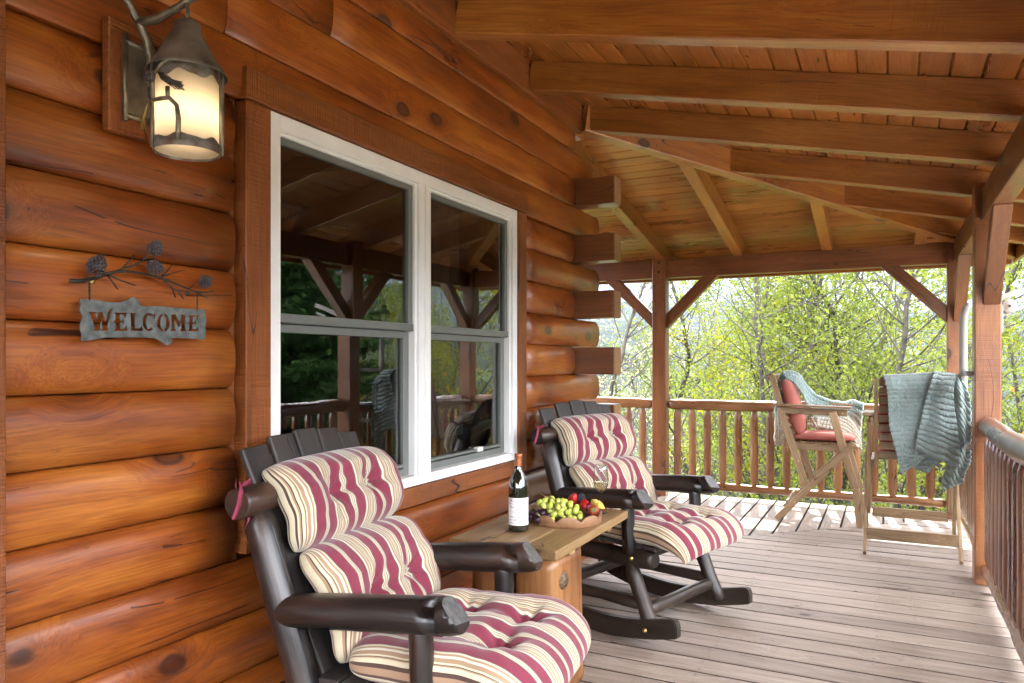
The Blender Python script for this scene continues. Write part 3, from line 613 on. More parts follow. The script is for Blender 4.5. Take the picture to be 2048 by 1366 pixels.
def make_rocker(label):
    c=empty('rocking_chair',(0,0,0),0,label,'rocking chair','log rocking chairs'); m=M_['chair']; mr=M_['runner']
    for s in (-1,1):
        y=s*.31
        flatend('arm',(-.30,y,.625),(.275,y,.675),.050,m,c,3+s)
        pole('back_post',(-.185,y*.99,.36),(-.375,y*.99,.930),.046,m,c,seed=11+s,tip1=.07,tipr=.45,jit=.1,n=8,seg=20)
        pole('arm_post',(.165,y*.98,.40),(.150,y*.98,.645),.034,m,c,seed=21+s,jit=.1,n=6,seg=16,r1=.031)
        pole('seat_rail',(-.30,y*.93,.375),(.30,y*.93,.385),.043,mr,c,seed=31+s,tip1=.02,jit=.12,n=8,tipr=.8,seg=18)
        pole('front_leg',(.17,y*.99,.36),(.30,y*1.0,.065),.036,mr,c,seed=41+s,tip0=.05,tipr=.6,jit=.08,n=6,seg=18)
        pole('rear_leg',(-.17,y*.99,.36),(-.30,y*1.0,.070),.036,mr,c,seed=51+s,tip0=.05,tipr=.6,jit=.08,n=6,seg=18)
        pole('side_stretcher',(-.25,y*.99,.17),(.245,y*.99,.175),.028,mr,c,seed=61+s,tip0=.03,tip1=.03,jit=.12,n=6)
        # curved runner
        b=MB(); n=16; vs=[]
        xs_=[-.52,-.505,-.48]+[-.46+.88*i/(n-5) for i in range(n-4)]+[.437,.452,.460]; n=len(xs_)-1
        for i in range(n+1):
            x=xs_[i]; zb=.001+(x+.02)**2/3.0; h=.090-{0:.040,1:.014,2:.004,n-2:.004,n-1:.016,n:.042}.get(i,0); zb2=zb+(.006 if i in(0,n) else 0)
            for yy,zz in ((-.021,zb2),(.021,zb2),(.021,zb+h),(-.021,zb+h)): vs.append((x,y*1.10+yy,zz))
        fs=[[0,1,2,3],[n*4+3,n*4+2,n*4+1,n*4]]
        for i in range(n):
            for q in range(4): A=i*4; fs.append([A+q,A+4+q,A+4+(q+1)%4,A+(q+1)%4])
        bb=bmesh.new(); bv=[bb.verts.new(v) for v in vs]
        for f in fs: bb.faces.new([bv[i] for i in f])
        bmesh.ops.recalc_face_normals(bb,faces=bb.faces[:]); es=[e for e in bb.edges if e.calc_face_angle(0)>.9]; bmesh.ops.bevel(bb,geom=es,offset=.005,segments=2,affect='EDGES')
        b.bm(bb); b.build('runner',mr,c)
        for px,pz in ((.19,.385),(.29,.075),(-.26,.08)):
            MB().lathe([(0,.010),(.006,.009),(.011,.004),(.013,0)],12,M=Matrix.Translation((px,y*(.93 if pz>.2 else 1.10)+s*(.042 if pz>.2 else .021),pz))@Matrix.Rotation(R(-90*s),4,'X')).build('bolt',M_['brass'],c)
    pole('crest_rail',(-.368,-.39,.930),(-.368,.39,.930),.044,m,c,seed=71,jit=.08,n=10,seg=22)
    pole('cross_stretcher',(.255,-.30,.15),(.255,.30,.15),.031,mr,c,seed=72,tip0=.03,tip1=.03,jit=.12)
    pole('cross_stretcher',(-.235,-.30,.20),(-.235,.30,.20),.031,mr,c,seed=73,tip0=.03,tip1=.03,jit=.12)
    pole('seat_crosspiece',(-.22,-.29,.40),(-.22,.29,.40),.030,mr,c,seed=74,jit=.12); pole('seat_crosspiece',(.22,-.29,.40),(.22,.29,.40),.030,mr,c,seed=75,jit=.12)
    for i in range(5):
        k=i-2; y0=k*.105; y1=k*.124+.01; zt=1.10-.008*k*k; xt=-.438
        M,L=frame((-.175,y0,.43),(xt+.0,y1,zt),(1,0,.35)); MB().box((L/2,0,0),(L,.112,.020),.005,seg=2).build('back_slat',M_['slat'],c,M)
    for i in range(6):
        x=-.14+i*.082; MB().box((0,0,0),(.60,.072,.018),.004).build('seat_slat',M_['slat'],c,Matrix.Translation((x,0,.437))@Matrix.Rotation(R(90),4,'Z'))
    return c
def ribbon(pts,w,name,mat,parent,nrm=(0,1,0)):
    P=[];pts=[Vector(p) for p in pts]; 
    for i,p in enumerate(pts):
        d=(pts[min(i+1,len(pts)-1)]-pts[max(i-1,0)]).normalized(); s=d.cross(Vector(nrm)).normalized()*w/2; e=Vector(nrm)*.0012
        P.append([p-s-e,p+s-e,p+s+e,p-s+e,p-s-e])
    return MB().grid(P).build(name,mat,parent)
def make_cushion(label,seed=0):
    c=empty('chair_cushion',(0,0,0),0,label,'cushion','striped rocking chair cushions')
    tw=((0,-.40),(0,.40))
    pillow('upper_back_pad',(-.305,.745),(-.430,1.00),.62,.075,((.0,-.30),(.0,.36)),c,bulge=.05,yoff=.03,seed=seed+1,uv0=.70,lift=.035)
    pillow('lower_back_pad',(-.150,.44),(-.305,.765),.61,.080,((-.1,-.30),(-.1,.36)),c,bulge=.045,yoff=.03,seed=seed+2,uv0=.72,lift=.035)
    pillow('seat_pad',(-.11,.488),(.485,.500),.63,.085,((-.30,-.36),(-.30,.36),(.36,-.36),(.36,.36)),c,bulge=.0,seed=seed+3,uv0=.74,droop=.055,nu=110,lift=.0,depth=.85)
    ribbon([(-.40,-.27,.985),(-.405,-.32,.965),(-.40,-.345,.945),(-.362,-.35,.925),(-.36,-.345,.88),(-.375,-.34,.855)],.016,'tie',M_['burg'],c,(1,0,.2))
    ribbon([(-.400,-.33,.955),(-.37,-.375,.985),(-.33,-.415,.975),(-.325,-.43,.94),(-.335,-.44,.90)],.016,'tie',M_['burg'],c,(1,0,.2))
    ribbon([(-.36,-.40,.972),(-.335,-.43,.985),(-.315,-.455,1.005)],.014,'tie',M_['burg'],c,(1,0,.2))
    return c
ch1=make_rocker('near black log rocking chair in the foreground, in front of the window')
cu1=make_cushion('burgundy, cream and tan striped cushion on the near rocking chair')
ch2=copy_tree(ch1); ch2['label']='second black log rocking chair, beyond the small table by the log corner'
cu2=copy_tree(cu1); cu2['label']='striped cushion on the far rocking chair beyond the wine glass'
for o in (ch1,cu1): o.location=(-1.275,1.925,.0); o.rotation_euler=(0,0,R(6.5))
for o in (ch2,cu2): o.location=(-1.17,3.81,.0); o.rotation_euler=(0,0,R(-18))

# ---- side table
tb=empty('side_table',(-1.33,2.97,0),0,'honey coloured plank table on a thick split log base, between the rocking chairs','table')
ZT_=.62; x0,x1,y0,y1=-1.56,-1.094,2.545,3.405
ws=[(-1.56,-1.405),(-1.402,-1.245),(-1.242,-1.094)]
for a,b in ws:
    M=Matrix.Translation(((a+b)/2+1.33,(y0+y1)/2-2.97,ZT_-.019))@Matrix.Rotation(R(90),4,'Z'); MB().box((0,0,0),(y1-y0,b-a,.038),.006,seg=2).build('top_board',M_['table'],tb,M)
for y in (2.80,3.25): MB().box((0,0,0),(.40,.05,.034),.004).build('cleat',M_['table'],tb,Matrix.Translation((.0,y-2.97,ZT_-.0555)))
def legblock(x0,x1,y0,y1,seed):
    n=28; zs=[0,.02,.1,.2,.3,.4,.5,ZT_-.074]; b=MB(); cx,cy=(x0+x1)/2,(y0+y1)/2; vs=[]
    for z in zs:
        fl=1+.10*(1-z/ZT_)**3
        for k in range(n):
            t=2*PI*k/n; c_,s_=math.cos(t),math.sin(t); e=.42
            x=math.copysign(abs(c_)**e,c_)*(x1-x0)/2*fl; y=math.copysign(abs(s_)**e,s_)*(y1-y0)/2*fl
            w=1+noise.noise((x*7+seed,y*7,z*2.2))*.05; vs.append((z,x*w,y*w))
    fs=[];sm=[]
    for i in range(len(zs)-1):
        for k in range(n): k2=(k+1)%n; fs.append([i*n+k,i*n+k2,(i+1)*n+k2,(i+1)*n+k]); sm.append(True)
    fs.append(list(range(n))[::-1]); sm.append(False); fs.append([(len(zs)-1)*n+k for k in range(n)]); sm.append(False)
    b.add(vs,fs,sm); Q=Matrix(((0,1,0,0),(0,0,1,0),(1,0,0,0),(0,0,0,1)))
    b.build('split_log_leg',M_['tleg'],tb,Matrix.Translation((cx+1.33,cy-2.97,0))@Q)
legblock(-1.34,-1.145,2.66,2.98,1); legblock(-1.53,-1.352,2.65,2.96,5)
# a sawn-off knot on the log
kn=MB(); kn.lathe([(0,.007),(.016,.009),(.026,.006),(.036,-.004),(.044,-.016)],18,M=Matrix.Translation((-1.142+1.33,2.745-2.97,.455))@Matrix.Rotation(R(90),4,'Y')); kn.build('knot',plain('weathered knot',(.20,.12,.06,1),rough=.6,scale=70,col2='#2c2019',bump=.5),tb)

# ---- wine bottle
M_['bottle']=plain('dark green glass',(.006,.009,.004,1),rough=.04,var=0,coat=1,spec=.8)
M_['foil']=plain('copper foil capsule',(.50,.17,.08,1),rough=.32,metal=.7,var=.12,scale=40)
M_['label']=plain('paper label',(.80,.80,.79,1),rough=.6,var=.02)
M_['ink']=plain('black ink',(.015,.015,.015,1),rough=.6,var=0); M_['ink2']=plain('grey ink',(.35,.35,.36,1),rough=.6,var=0); M_['ink3']=plain('brown ink',(.12,.045,.02,1),rough=.6,var=0)
bx,by=-1.366,2.783
wb=empty('wine_bottle',(bx,by,ZT_+.001),0,'dark green wine bottle with copper capsule and white label on the table','wine bottle')
prof=[(0,.006),(.030,.001),(.038,.002),(.0415,.008),(.0418,.03),(.0418,.165),(.0412,.178),(.038,.200),(.031,.222),(.023,.240),(.0175,.255),(.0155,.272),(.0148,.30)]
MB().lathe(prof,48).build('glass_body',M_['bottle'],wb)
MB().lathe([(.0156,.252),(.0162,.253),(.0158,.262),(.0155,.30),(.0155,.304),(.0168,.306),(.0170,.316),(.0158,.320),(0,.3205)],40).build('capsule',M_['foil'],wb)
# label: curved patch facing the camera; text wrapped on it
ang0=math.atan2(-by,-bx) # toward the camera
ang0-=R(0)
def curved(name,a0,a1,z0,z1,r,mat,par,t=.0003):
    P=[]; n=24
    for i in range(n+1):
        a=a0+(a1-a0)*i/n; P.append([(r*math.cos(a),r*math.sin(a),z0),(r*math.cos(a),r*math.sin(a),z1)])
    return MB().grid(P).build(name,mat,par)
la=R(74); lab=curved('label',ang0-la,ang0+la,.030,.142,.0422,M_['label'],wb)
def wraptext(txt,size,s0,z,mat,r=.0425,spacing=1.0):
    cu=bpy.data.curves.new('t','FONT'); cu.body=txt; cu.size=size; cu.space_character=spacing
    o=bpy.data.objects.new('t',cu); COL.objects.link(o); dg=bpy.context.evaluated_depsgraph_get(); me=bpy.data.meshes.new_from_object(o.evaluated_get(dg)); 
    bpy.data.objects.remove(o); bpy.data.curves.remove(cu)
    for v in me.vertices:
        a=ang0+(v.co.x+s0)/r; v.co=Vector((r*math.cos(a),r*math.sin(a),z+v.co.y))
    me.materials.append(mat); ob=bpy.data.objects.new('lettering',me); COL.objects.link(ob); ob.parent=lab; return ob
wraptext('S',.0085,-.040,.083,M_['ink'],spacing=1.0); wraptext('TORYTELLER',.0066,-.031,.083,M_['ink'],spacing=1.75)
wraptext('Russian River',.0052,.004,.110,M_['ink2'],spacing=1.05); wraptext('Sonoma County',.0046,.004,.096,M_['ink2'],spacing=1.1); wraptext('Chardonnay',.0050,.004,.070,M_['ink2'],spacing=1.1); wraptext('2012',.0048,.004,.044,M_['ink2'],spacing=1.3)
# little dark figures printed in rows on the left of the label
fm_=MB(); rn=random.Random(5)
for z,cnt in ((.128,6),(.116,4),(.102,5),(.062,5),(.050,6),(.037,5)):
    for k in range(cnt):
        s=-.044+k*.0062+rn.uniform(-.001,.001); w=rn.uniform(.0018,.0042); h=rn.uniform(.003,.0085)
        poly=[(s,z),(s+w*.35,z),(s+w*.5,z+h*.4),(s+w*.7,z),(s+w,z+.0005),(s+w*.9,z+h*.7),(s+w*.55,z+h),(s+w*.2,z+h*.75)]
        fm_.add([((.0425)*math.cos(ang0+x/.0425),(.0425)*math.sin(ang0+x/.0425),zz) for x,zz in poly],[list(range(8))])
fm_.build('printed_figures',M_['ink3'],lab)

# ---- scalloped tray
tx,ty=-1.262,3.045
tr=empty('fruit_tray',(tx,ty,ZT_+.001),0,'round wooden tray with scalloped rim holding the fruit','tray')
n=160; P=[]
for k in range(n+1):
    t=2*PI*k/n; hh=.020+.028*abs(math.sin(t*4.5+.3))**.6; r=.155
    P.append([(r*.975*math.cos(t),r*.975*math.sin(t),0),(r*math.cos(t),r*math.sin(t),.004),(r*1.02*math.cos(t),r*1.02*math.sin(t),hh-.003),(r*1.015*math.cos(t),r*1.015*math.sin(t),hh),(r*.95*math.cos(t),r*.95*math.sin(t),hh),(r*.94*math.cos(t),r*.94*math.sin(t),hh-.003),(r*.93*math.cos(t),r*.93*math.sin(t),.010)])
traym=wood('tray wood',(.16,.075,.035,1),(.25,.125,.062,1),(.33,.18,.095,1),rough=.5,coat=.05,knots=0,grain=20,streak=.7)
MB().grid(P).build('scalloped_rim',traym,tr); MB().lathe([(0,.001),(.150,.001),(.151,.011),(0,.011)],48,smooth=False).build('base',traym,tr)
# ---- fruit
gm=plain('green grape',(.50,.53,.13,1),rough=.22,var=.12,scale=30,sss=.3,col2='#9aa83a'); dg_=plain('dark grape',(.035,.010,.022,1),rough=.28,var=.25,scale=60); stm=plain('grape stem',(.20,.14,.05,1),rough=.7)
me_g=MB().ball((0,0,0),.0140,14,sc=(.92,.92,1.18)).build('tmp',gm).data; me_d=MB().ball((0,0,0),.0155,14).build('tmp',dg_).data
for o in [o for o in bpy.data.objects if o.name.startswith('tmp')]: bpy.data.objects.remove(o)
def bunch(label,center,pts,me,seed,name='grape_bunch'):
    g=empty(name,center,0,label,'grapes'); rn=random.Random(seed); M=MB()
    for k,p in enumerate(pts):
        o=bpy.data.objects.new('grape',me); COL.objects.link(o); o.parent=g; o.location=p; o.rotation_euler=(rn.uniform(-.9,.9),rn.uniform(-.9,.9),rn.uniform(0,6)); s=rn.uniform(.86,1.1); o.scale=(s,s,s)
    return g
rn=random.Random(11)
def pack(n,fn,dmin,rn):
    out=[];t=0
    while len(out)<n and t<40000:
        t+=1; p=fn(rn)
        if all((p-q).length>dmin for q in out): out.append(p)
    return out
def heap(cx,cy,rx,ry,hmax,z0,ang):
    ca,sa=math.cos(ang),math.sin(ang)
    def f(rn):
        while 1:
            u,v=rn.uniform(-1,1),rn.uniform(-1,1); d=u*u+v*v
            if d<1: break
        h=z0+hmax*(1-d)**.6*rn.choice((1,1,1,.6,.35)); x=u*rx; y=v*ry
        return Vector((cx+x*ca-y*sa,cy+x*sa+y*ca,h))
    return f
z0=ZT_+.024
gp=pack(58,heap(-.0,-.0,.105,.062,.070,.0,R(42)),.0235,rn)
# the bunch climbs toward the wall side
gp=[Vector((p.x,p.y,p.z+max(0,(-p.x-.0))*.45*(p.z>.02))) for p in gp]
gb=bunch('bunch of plump green grapes heaped in the middle of the tray',(tx-.015,ty-.045,z0),gp,me_g,1)
sm_=MB()
for k in range(4): sm_.tube([(-.05+.02*k,-.03,.085-.012*k),(-.045+.022*k,-.045,.078-.014*k),(-.03+.022*k,-.055,.06-.012*k)],.0018,6)
sm_.tube([(-.075,-.03,.102),(-.05,-.032,.095),(-.02,-.03,.088),(.01,-.035,.07),(.035,-.04,.052)],.0024,6); sm_.build('stem',stm,gb)
dp=pack(20,heap(0,0,.058,.045,.032,.0,0),.0265,rn)
bunch('bunch of dark purple grapes at the bottle side of the tray',(tx-.078,ty-.095,z0),dp,me_d,2)
red=plain('strawberry red',(.50,.025,.02,1),rough=.28,var=.2,scale=90,bump=.5,col2='#7a1010'); lf=plain('strawberry leaf',(.12,.20,.04,1),rough=.6); rg=plain('red grape',(.16,.010,.03,1),rough=.2,var=.2,scale=40)
def strawberry(loc,rot,label,s=1):
    o=empty('strawberry',loc,0,label,'strawberry','strawberries on the tray'); o.rotation_euler=rot; o.scale=(s,s,s)
    MB().lathe([(0,-.026),(.006,-.0235),(.012,-.015),(.0165,-.004),(.0175,.004),(.014,.011),(.006,.0135),(0,.013)],18).build('flesh',red,o)
    l=MB()
    for k in range(7):
        t=2*PI*k/7; l.add([(0,0,.0135),(.007*math.cos(t-.35),.007*math.sin(t-.35),.0155),(.017*math.cos(t),.017*math.sin(t),.011),(.007*math.cos(t+.35),.007*math.sin(t+.35),.0155)],[[0,1,2,3]])
    l.tube([(0,0,.012),(0,.002,.022)],.0015,5); l.build('leaves',lf,o)
strawberry((tx+.118,ty+.028,z0+.030),(R(60),R(50),0),'strawberry with a green leaf at the front right rim of the tray',1.25)
strawberry((tx+.065,ty+.055,z0+.046),(R(-70),R(-40),R(30)),'strawberry between the green grapes and the yellow fruit',1.25)
strawberry((tx+.005,ty+.07,z0+.062),(R(200),R(30),0),'dark red strawberry behind the top of the green grapes',1.3)
for k,(dx,dy,dz,l) in enumerate(((.088,.045,.040,'single red grape between two strawberries'),(-.105,-.03,.05,'single red grape showing beside the bottle'))):
    o=MB().ball((0,0,0),.0165,16).build('red_grape',rg); o.location=(tx+dx,ty+dy,z0+dz); tag(o,l,'grape','single red grapes')
bb_=MB(); 
for k in range(46):
    a=k*2.4; zz=1-2*(k+.5)/46; rr=math.sqrt(1-zz*zz); bb_.ball((.012*rr*math.cos(a),.012*rr*math.sin(a),.014*zz),.0045,6)
o=bb_.build('blackberry',plain('blackberry',(.012,.010,.022,1),rough=.25)); o.location=(tx+.035,ty+.085,z0+.066); o.scale=(1.4,1.4,1.4); tag(o,'blackberry behind the strawberries','blackberry')
yl=plain('pineapple flesh',(.72,.50,.10,1),rough=.4,var=.12,scale=60,bump=.4,sss=.2)
for k,(dx,dy,dz,rz,l) in enumerate(((.098,.105,.050,.2,'back left yellow fruit wedge on the tray'),(.108,.09,.048,.4,'middle yellow fruit wedge behind the strawberries'),(.122,.075,.044,.6,'front yellow fruit wedge beside the wine glass'))):
    w=MB().prism([(-.028,-.012),(.028,-.012),(.024,.004),(.018,.0),(.012,.010),(.004,.005),(-.004,.014),(-.012,.008),(-.020,.012)],.013); o=w.build('fruit_wedge',yl); o.location=(tx+dx,ty+dy,z0+dz-.004); o.rotation_euler=(R(70),R(12),R(50)+rz); o.scale=(1.15,1.15,1.15); tag(o,l,'fruit','yellow fruit wedges')
# ---- wine glass
def realglass(name,col=(1,1,1,1),ior=1.45,rough=0):
    m,nt,b=newmat(name); b.inputs['Base Color'].default_value=col; b.inputs['Transmission Weight'].default_value=1; b.inputs['IOR'].default_value=ior; b.inputs['Roughness'].default_value=rough; return m
wg=empty('wine_glass',(-1.187,3.285,ZT_+.001),0,'stemmed glass of white wine on the table corner in front of the far chair','wine glass')
MB().lathe([(.0045,.092),(.010,.099),(.022,.108),(.031,.121),(.0355,.138),(.0362,.15),(.0345,.175),(.031,.205),(.0286,.224),(.0280,.2242),(.0304,.205),(.0338,.175),(.0354,.15),(.0347,.138),(.0302,.122),(.0215,.110),(.009,.1015),(0,.100)],48).build('bowl',glassmat('clear glass',.93,1.6,0,1.7),wg)
MB().lathe([(0,.0005),(.033,.0005),(.0335,.0015),(.028,.003),(.010,.0055),(.005,.010),(.0038,.02),(.0034,.075),(.0045,.0915),(.002,.096),(0,.097)],32).build('stem_and_foot',realglass('clear stem glass'),wg)
MB().lathe([(0,.1008),(.0088,.1022),(.021,.1108),(.0296,.1226),(.0340,.1384),(.0342,.1415),(0,.1415)],40).build('wine',realglass('white wine',(.93,.88,.52,1),1.34),wg)

# ---- welcome sign ; local frame: x along +Y world, y up, z out of the wall
WS=Matrix(((0,0,1,0),(1,0,0,0),(0,1,0,0),(0,0,0,1)))
sg=empty('welcome_sign',(-1.785,1.36,1.50),0,'grey metal WELCOME sign hanging from a branch with four pine cones','sign')
def sM(): return Matrix.Translation((-0.0,0,0))@WS
# sign coordinates in metres from photo pixels (121..425 px wide)
def sp_(px,py):   # picture crop pixels (1821 wide crop of 320 px) -> local metres on the wall
    u=120+px/5.69; v=460+py/5.69; t=u-1024; X=-671.3+.8938*t; Y=1338+.4484*t; k=-1.775/X; return (Y*k-1.36,(724-v)*k+1.32-1.50)
out=[(205,795),(250,788),(300,795),(370,795),(440,808),(520,822),(600,828),(680,824),(740,800),(790,768),(812,762),(850,785),(890,822),(888,836),(880,850),(930,868),(1050,868),(1200,875),(1350,890),(1500,905),(1560,910),(1632,898),(1628,960),(1636,1000),(1650,1025),(1638,1060),(1630,1110),(1642,1160),(1634,1200),(1628,1240),(1600,1248),(1520,1238),(1400,1232),(1290,1228),(1240,1232),(1256,1270),(1230,1300),(1210,1312),(1180,1305),(1120,1262),(1060,1232),(960,1222),(860,1222),(740,1222),(600,1222),(500,1222),(400,1240),(300,1262),(225,1262),(222,1240),(232,1190),(208,1130),(212,1080),(222,1040),(240,1000),(226,950),(204,915),(216,870),(215,830)]
poly=[sp_(*p) for p in out]
b=bmesh.new(); lo=[b.verts.new((x,y,0)) for x,y in poly]; hi=[b.verts.new((x,y,.0035)) for x,y in poly]; b.faces.new(lo[::-1]); b.faces.new(hi)
for i in range(len(poly)): j=(i+1)%len(poly); b.faces.new([lo[i],lo[j],hi[j],hi[i]])
bmesh.ops.recalc_face_normals(b,faces=b.faces[:])
plate=MB().bm(b).build('plate',plain('weathered grey metal',(.17,.18,.175,1),rough=.55,metal=.3,scale=40,bump=.3,col2='#4a5250'),sg,Matrix.Translation((.014,0,0))@WS)
# letters cut through: strokes as convex prisms in crop pixels
G=[]
def st(*pts): G.append([sp_(*p) for p in pts])
# W
st((303,932),(400,932),(392,945),(455,1120),(420,1148),(385,1120),(318,945)); st((420,945),(462,945),(432,1148),(380,1148)) if False else None
G.clear()
def poly_(*pts): G.append([sp_(*p) for p in pts])
poly_((303,932),(402,932),(382,950),(318,950)); poly_((318,946),(378,946),(436,1100),(420,1148),(392,1148)); poly_((405,940),(455,932),(470,955),(430,1120),(400,1130)) ; poly_((430,950),(466,940),(520,1100),(505,1148),(470,1148))
poly_((520,950),(545,905),(578,893),(565,930),(520,1100),(490,1148),(470,1148)); poly_((352,1142),(380,1120),(440,1120),(450,1130),(420,1148),(352,1148)); poly_((440,1142),(480,1118),(520,1118),(535,1135),(525,1148),(440,1148))
# E
def E_(x,w,y0,y1,cutdx=0):
    h=y1-y0
    poly_((x,y0),(x+w,y0+2),(x+w-12,y0+20),(x+30,y0+22)); poly_((x+w*.10+10,y0+10),(x+w*.48,y0+10),(x+w*.48,y1-8),(x+w*.12+10,y1-8))
    poly_((x+w*.74,y0+10),(x+w,y0+2),(x+w*.86,y0+h*.34),(x+w*.78,y0+h*.22)); poly_((x,y1),(x+30,y1-26),(x+w*.9,y1-24),(x+w*1.0,y1)); poly_((x+w*.74,y1-12),(x+w*.92,y1-h*.30),(x+w*1.02,y1),(x+w*.8,y1))
    poly_((x-4,y0+h*.55),(x+14,y0+h*.42),(x+w*.7,y0+h*.44),(x+w*.7,y0+h*.56),(x+14,y0+h*.56)); poly_((x+w*.62,y0+h*.50),(x+w*.74,y0+h*.32),(x+w*.74,y0+h*.68))
E_(585,162,940,1148)
poly_((770,946),(850,948),(836,966),(784,966)); poly_((786,955),(834,955),(832,1140),(790,1140)); poly_((776,1148),(800,1120),(905,1122),(922,1150)); poly_((878,1140),(908,1082),(925,1150))
def arc(cx,cy,rx,ry,w,a0,a1,n=12):
    for i in range(n):
        A=R(a0+(a1-a0)*i/n-.6); B_=R(a0+(a1-a0)*(i+1)/n+.6)
        def q(a,k): 
            ww=w*(.72+.28*abs(math.cos(a))); return (cx+(rx-ww*k)*math.cos(a),cy-(ry-w*.62*k)*math.sin(a))
        poly_(q(A,0),q(B_,0),q(B_,1),q(A,1))
arc(992,1048,72,104,42,48,312,18); poly_((1030,965),(1062,948),(1055,1020),(1040,1010)); 
arc(1155,1055,73,104,42,100,262,12); arc(1155,1055,73,104,42,-82,80,12)
poly_((1235,962),(1300,962),(1288,980),(1248,980)); poly_((1246,975),(1290,975),(1286,1130),(1256,1130)); poly_((1236,1152),(1256,1122),(1288,1122),(1306,1152)); poly_((1262,972),(1300,968),(1348,1080),(1330,1112)); poly_((1330,1110),(1320,1085),(1370,962),(1390,972)); poly_((1348,962),(1415,964),(1400,982),(1362,980)); poly_((1360,975),(1402,975),(1406,1130),(1364,1130)); poly_((1340,1152),(1362,1122),(1408,1122),(1420,1152))
E_(1428,130,968,1152)
cut=MB()
T_=bmesh.new()
for g in G:
    n=len(g); lo=[T_.verts.new((x,y,-.01)) for x,y in g]; hi=[T_.verts.new((x,y,.02)) for x,y in g]
    T_.faces.new(lo[::-1]); T_.faces.new(hi)
    for i in range(n): T_.faces.new([lo[i],lo[(i+1)%n],hi[(i+1)%n],hi[i]])
bmesh.ops.recalc_face_normals(T_,faces=T_.faces[:])
# two hanging holes
cm_=bpy.data.meshes.new('cut'); T_.to_mesh(cm_); T_.free(); co=bpy.data.objects.new('cut',cm_); COL.objects.link(co); co.parent=sg; co.matrix_local=plate.matrix_local
me_=bpy.data.meshes.new('q'); b=bmesh.new(); b.from_mesh(plate.data); bmesh.ops.recalc_face_normals(b,faces=b.faces[:]); b.to_mesh(me_); b.free()
p2=bpy.data.objects.new('p2',me_); COL.objects.link(p2); p2.matrix_world=Matrix.Identity(4); co.parent=None; co.matrix_world=Matrix.Identity(4)
bo=p2.modifiers.new('b','BOOLEAN'); bo.operation='DIFFERENCE'; bo.object=co; bo.solver='EXACT'; bo.use_self=True
bpy.context.view_layer.update(); dgr=bpy.context.evaluated_depsgraph_get(); nm_=bpy.data.meshes.new_from_object(p2.evaluated_get(dgr)); nm_.materials.clear(); nm_.materials.append(plate.data.materials[0]); plate.data=nm_; nm_.name='plate'
if len(nm_.vertices)<200: print('SIGN CUT FAILED',len(nm_.vertices))
bpy.data.objects.remove(p2)
bpy.data.objects.remove(co)
def P3(px,py,z=.018): x,y=sp_(px,py); return (x,y,z)
def brtube(mb,pts,r0,r1,z=.018,seg=8):
    n=len(pts); mb.tube([P3(a,b_,z+(.004*math.sin(i*1.3))) for i,(a,b_) in enumerate(pts)],[r0+(r1-r0)*i/(n-1) for i in range(n)],seg,jit=.25)
br=MB()
brtube(br,[(85,582),(150,585),(240,580),(310,562),(400,545),(500,500),(620,475),(800,480),(960,500),(1100,535),(1220,580),(1380,655),(1500,700),(1620,712),(1740,697)],.0052,.002)
for pts,a in (([(620,470),(700,440),(820,395),(930,355),(1060,325)],.003),([(690,440),(740,370),(800,330),(822,285)],.0024),([(920,350),(950,310),(965,280)],.0026),([(820,398),(900,405)],.002),([(510,505),(560,590),(630,680)],.0024),([(540,520),(640,570),(830,630)],.0024),([(1130,525),(1180,480),(1230,420),(1262,398)],.0024),([(1140,530),(1230,500),(1390,455)],.0024),([(1150,550),(1240,650),(1285,770)],.003),([(1240,650),(1310,700),(1380,785)],.0024),([(1260,670),(1420,710)],.0018),([(1550,705),(1590,750),(1650,778)],.0022),([(1440,680),(1470,640),(1500,620)],.0022),([(240,570),(290,515)],.0024)):
    brtube(br,pts,a,a*.7)
br.build('branch',M_['iron'],sg,WS)
cone=plain('painted pine cone',(.085,.075,.085,1),rough=.45,scale=60,col2='#3a2b2c',bump=.2)
def pinecone(cx,cy,ang,L=.042,r=.021,z=.03,mb=None):
    mb=mb or MB(); x,y=sp_(cx,cy); Mt=Matrix.Translation((x,y,z))@Matrix.Rotation(ang,4,'Z')
    n=95
    for k in range(n):
        t=(k+.5)/n; a=k*2.39996; prof=math.sin(PI*min(1,t*.92+.10))**.75*(1-.25*t); xx=(t-.5)*L; rr=r*.72*prof
        d=Vector((.75,math.cos(a),math.sin(a))); d.normalize(); s=.0052*(.6+.5*prof)
        c_=Vector((xx,rr*math.cos(a),rr*math.sin(a)))
        mb.tube([c_,c_+d*s*.9,c_+d*s*1.45],[s*.42,s*.62,s*.25],5,M=Mt)
    mb.ball((0,0,0),r*.62,10,M=Mt,sc=(1.5,1,1)); return mb
for cx,cy,an,L,r in ((365,405,R(60),.058,.026),(1030,212,R(55),.044,.021),(1030,432,R(-12),.046,.021),(1600,590,R(28),.042,.019)):
    pinecone(cx,cy,an,L,r).build('pine_cone',cone,sg,WS)
for px,y0,y1 in ((316,590,800),(1543,710,905)):
    c_=MB(); n=11 if px<1000 else 9
    for k in range(n):
        yy=y0+(y1-y0)*(k+.5)/n; x,y=sp_(px,yy); pts=[(x+(.0024*math.cos(t) if k%2 else 0),y+.0042*math.sin(t),.017+(0 if k%2 else .0024*math.cos(t))) for t in [2*PI*i/8 for i in range(9)]]; c_.tube(pts,.0008,5,cap=False)
    c_.build('chain',M_['iron'],sg,WS)
for px,py,mt in ((375,582,'brass'),(1455,722,'iron')):
    x,y=sp_(px,py); MB().lathe([(0,.004),(.0045,.003),(.0055,0),(.0075,0),(.0075,-.002)],16,M=Matrix.Translation((x,y,.010))).build('screw',M_[mt],sg,WS)

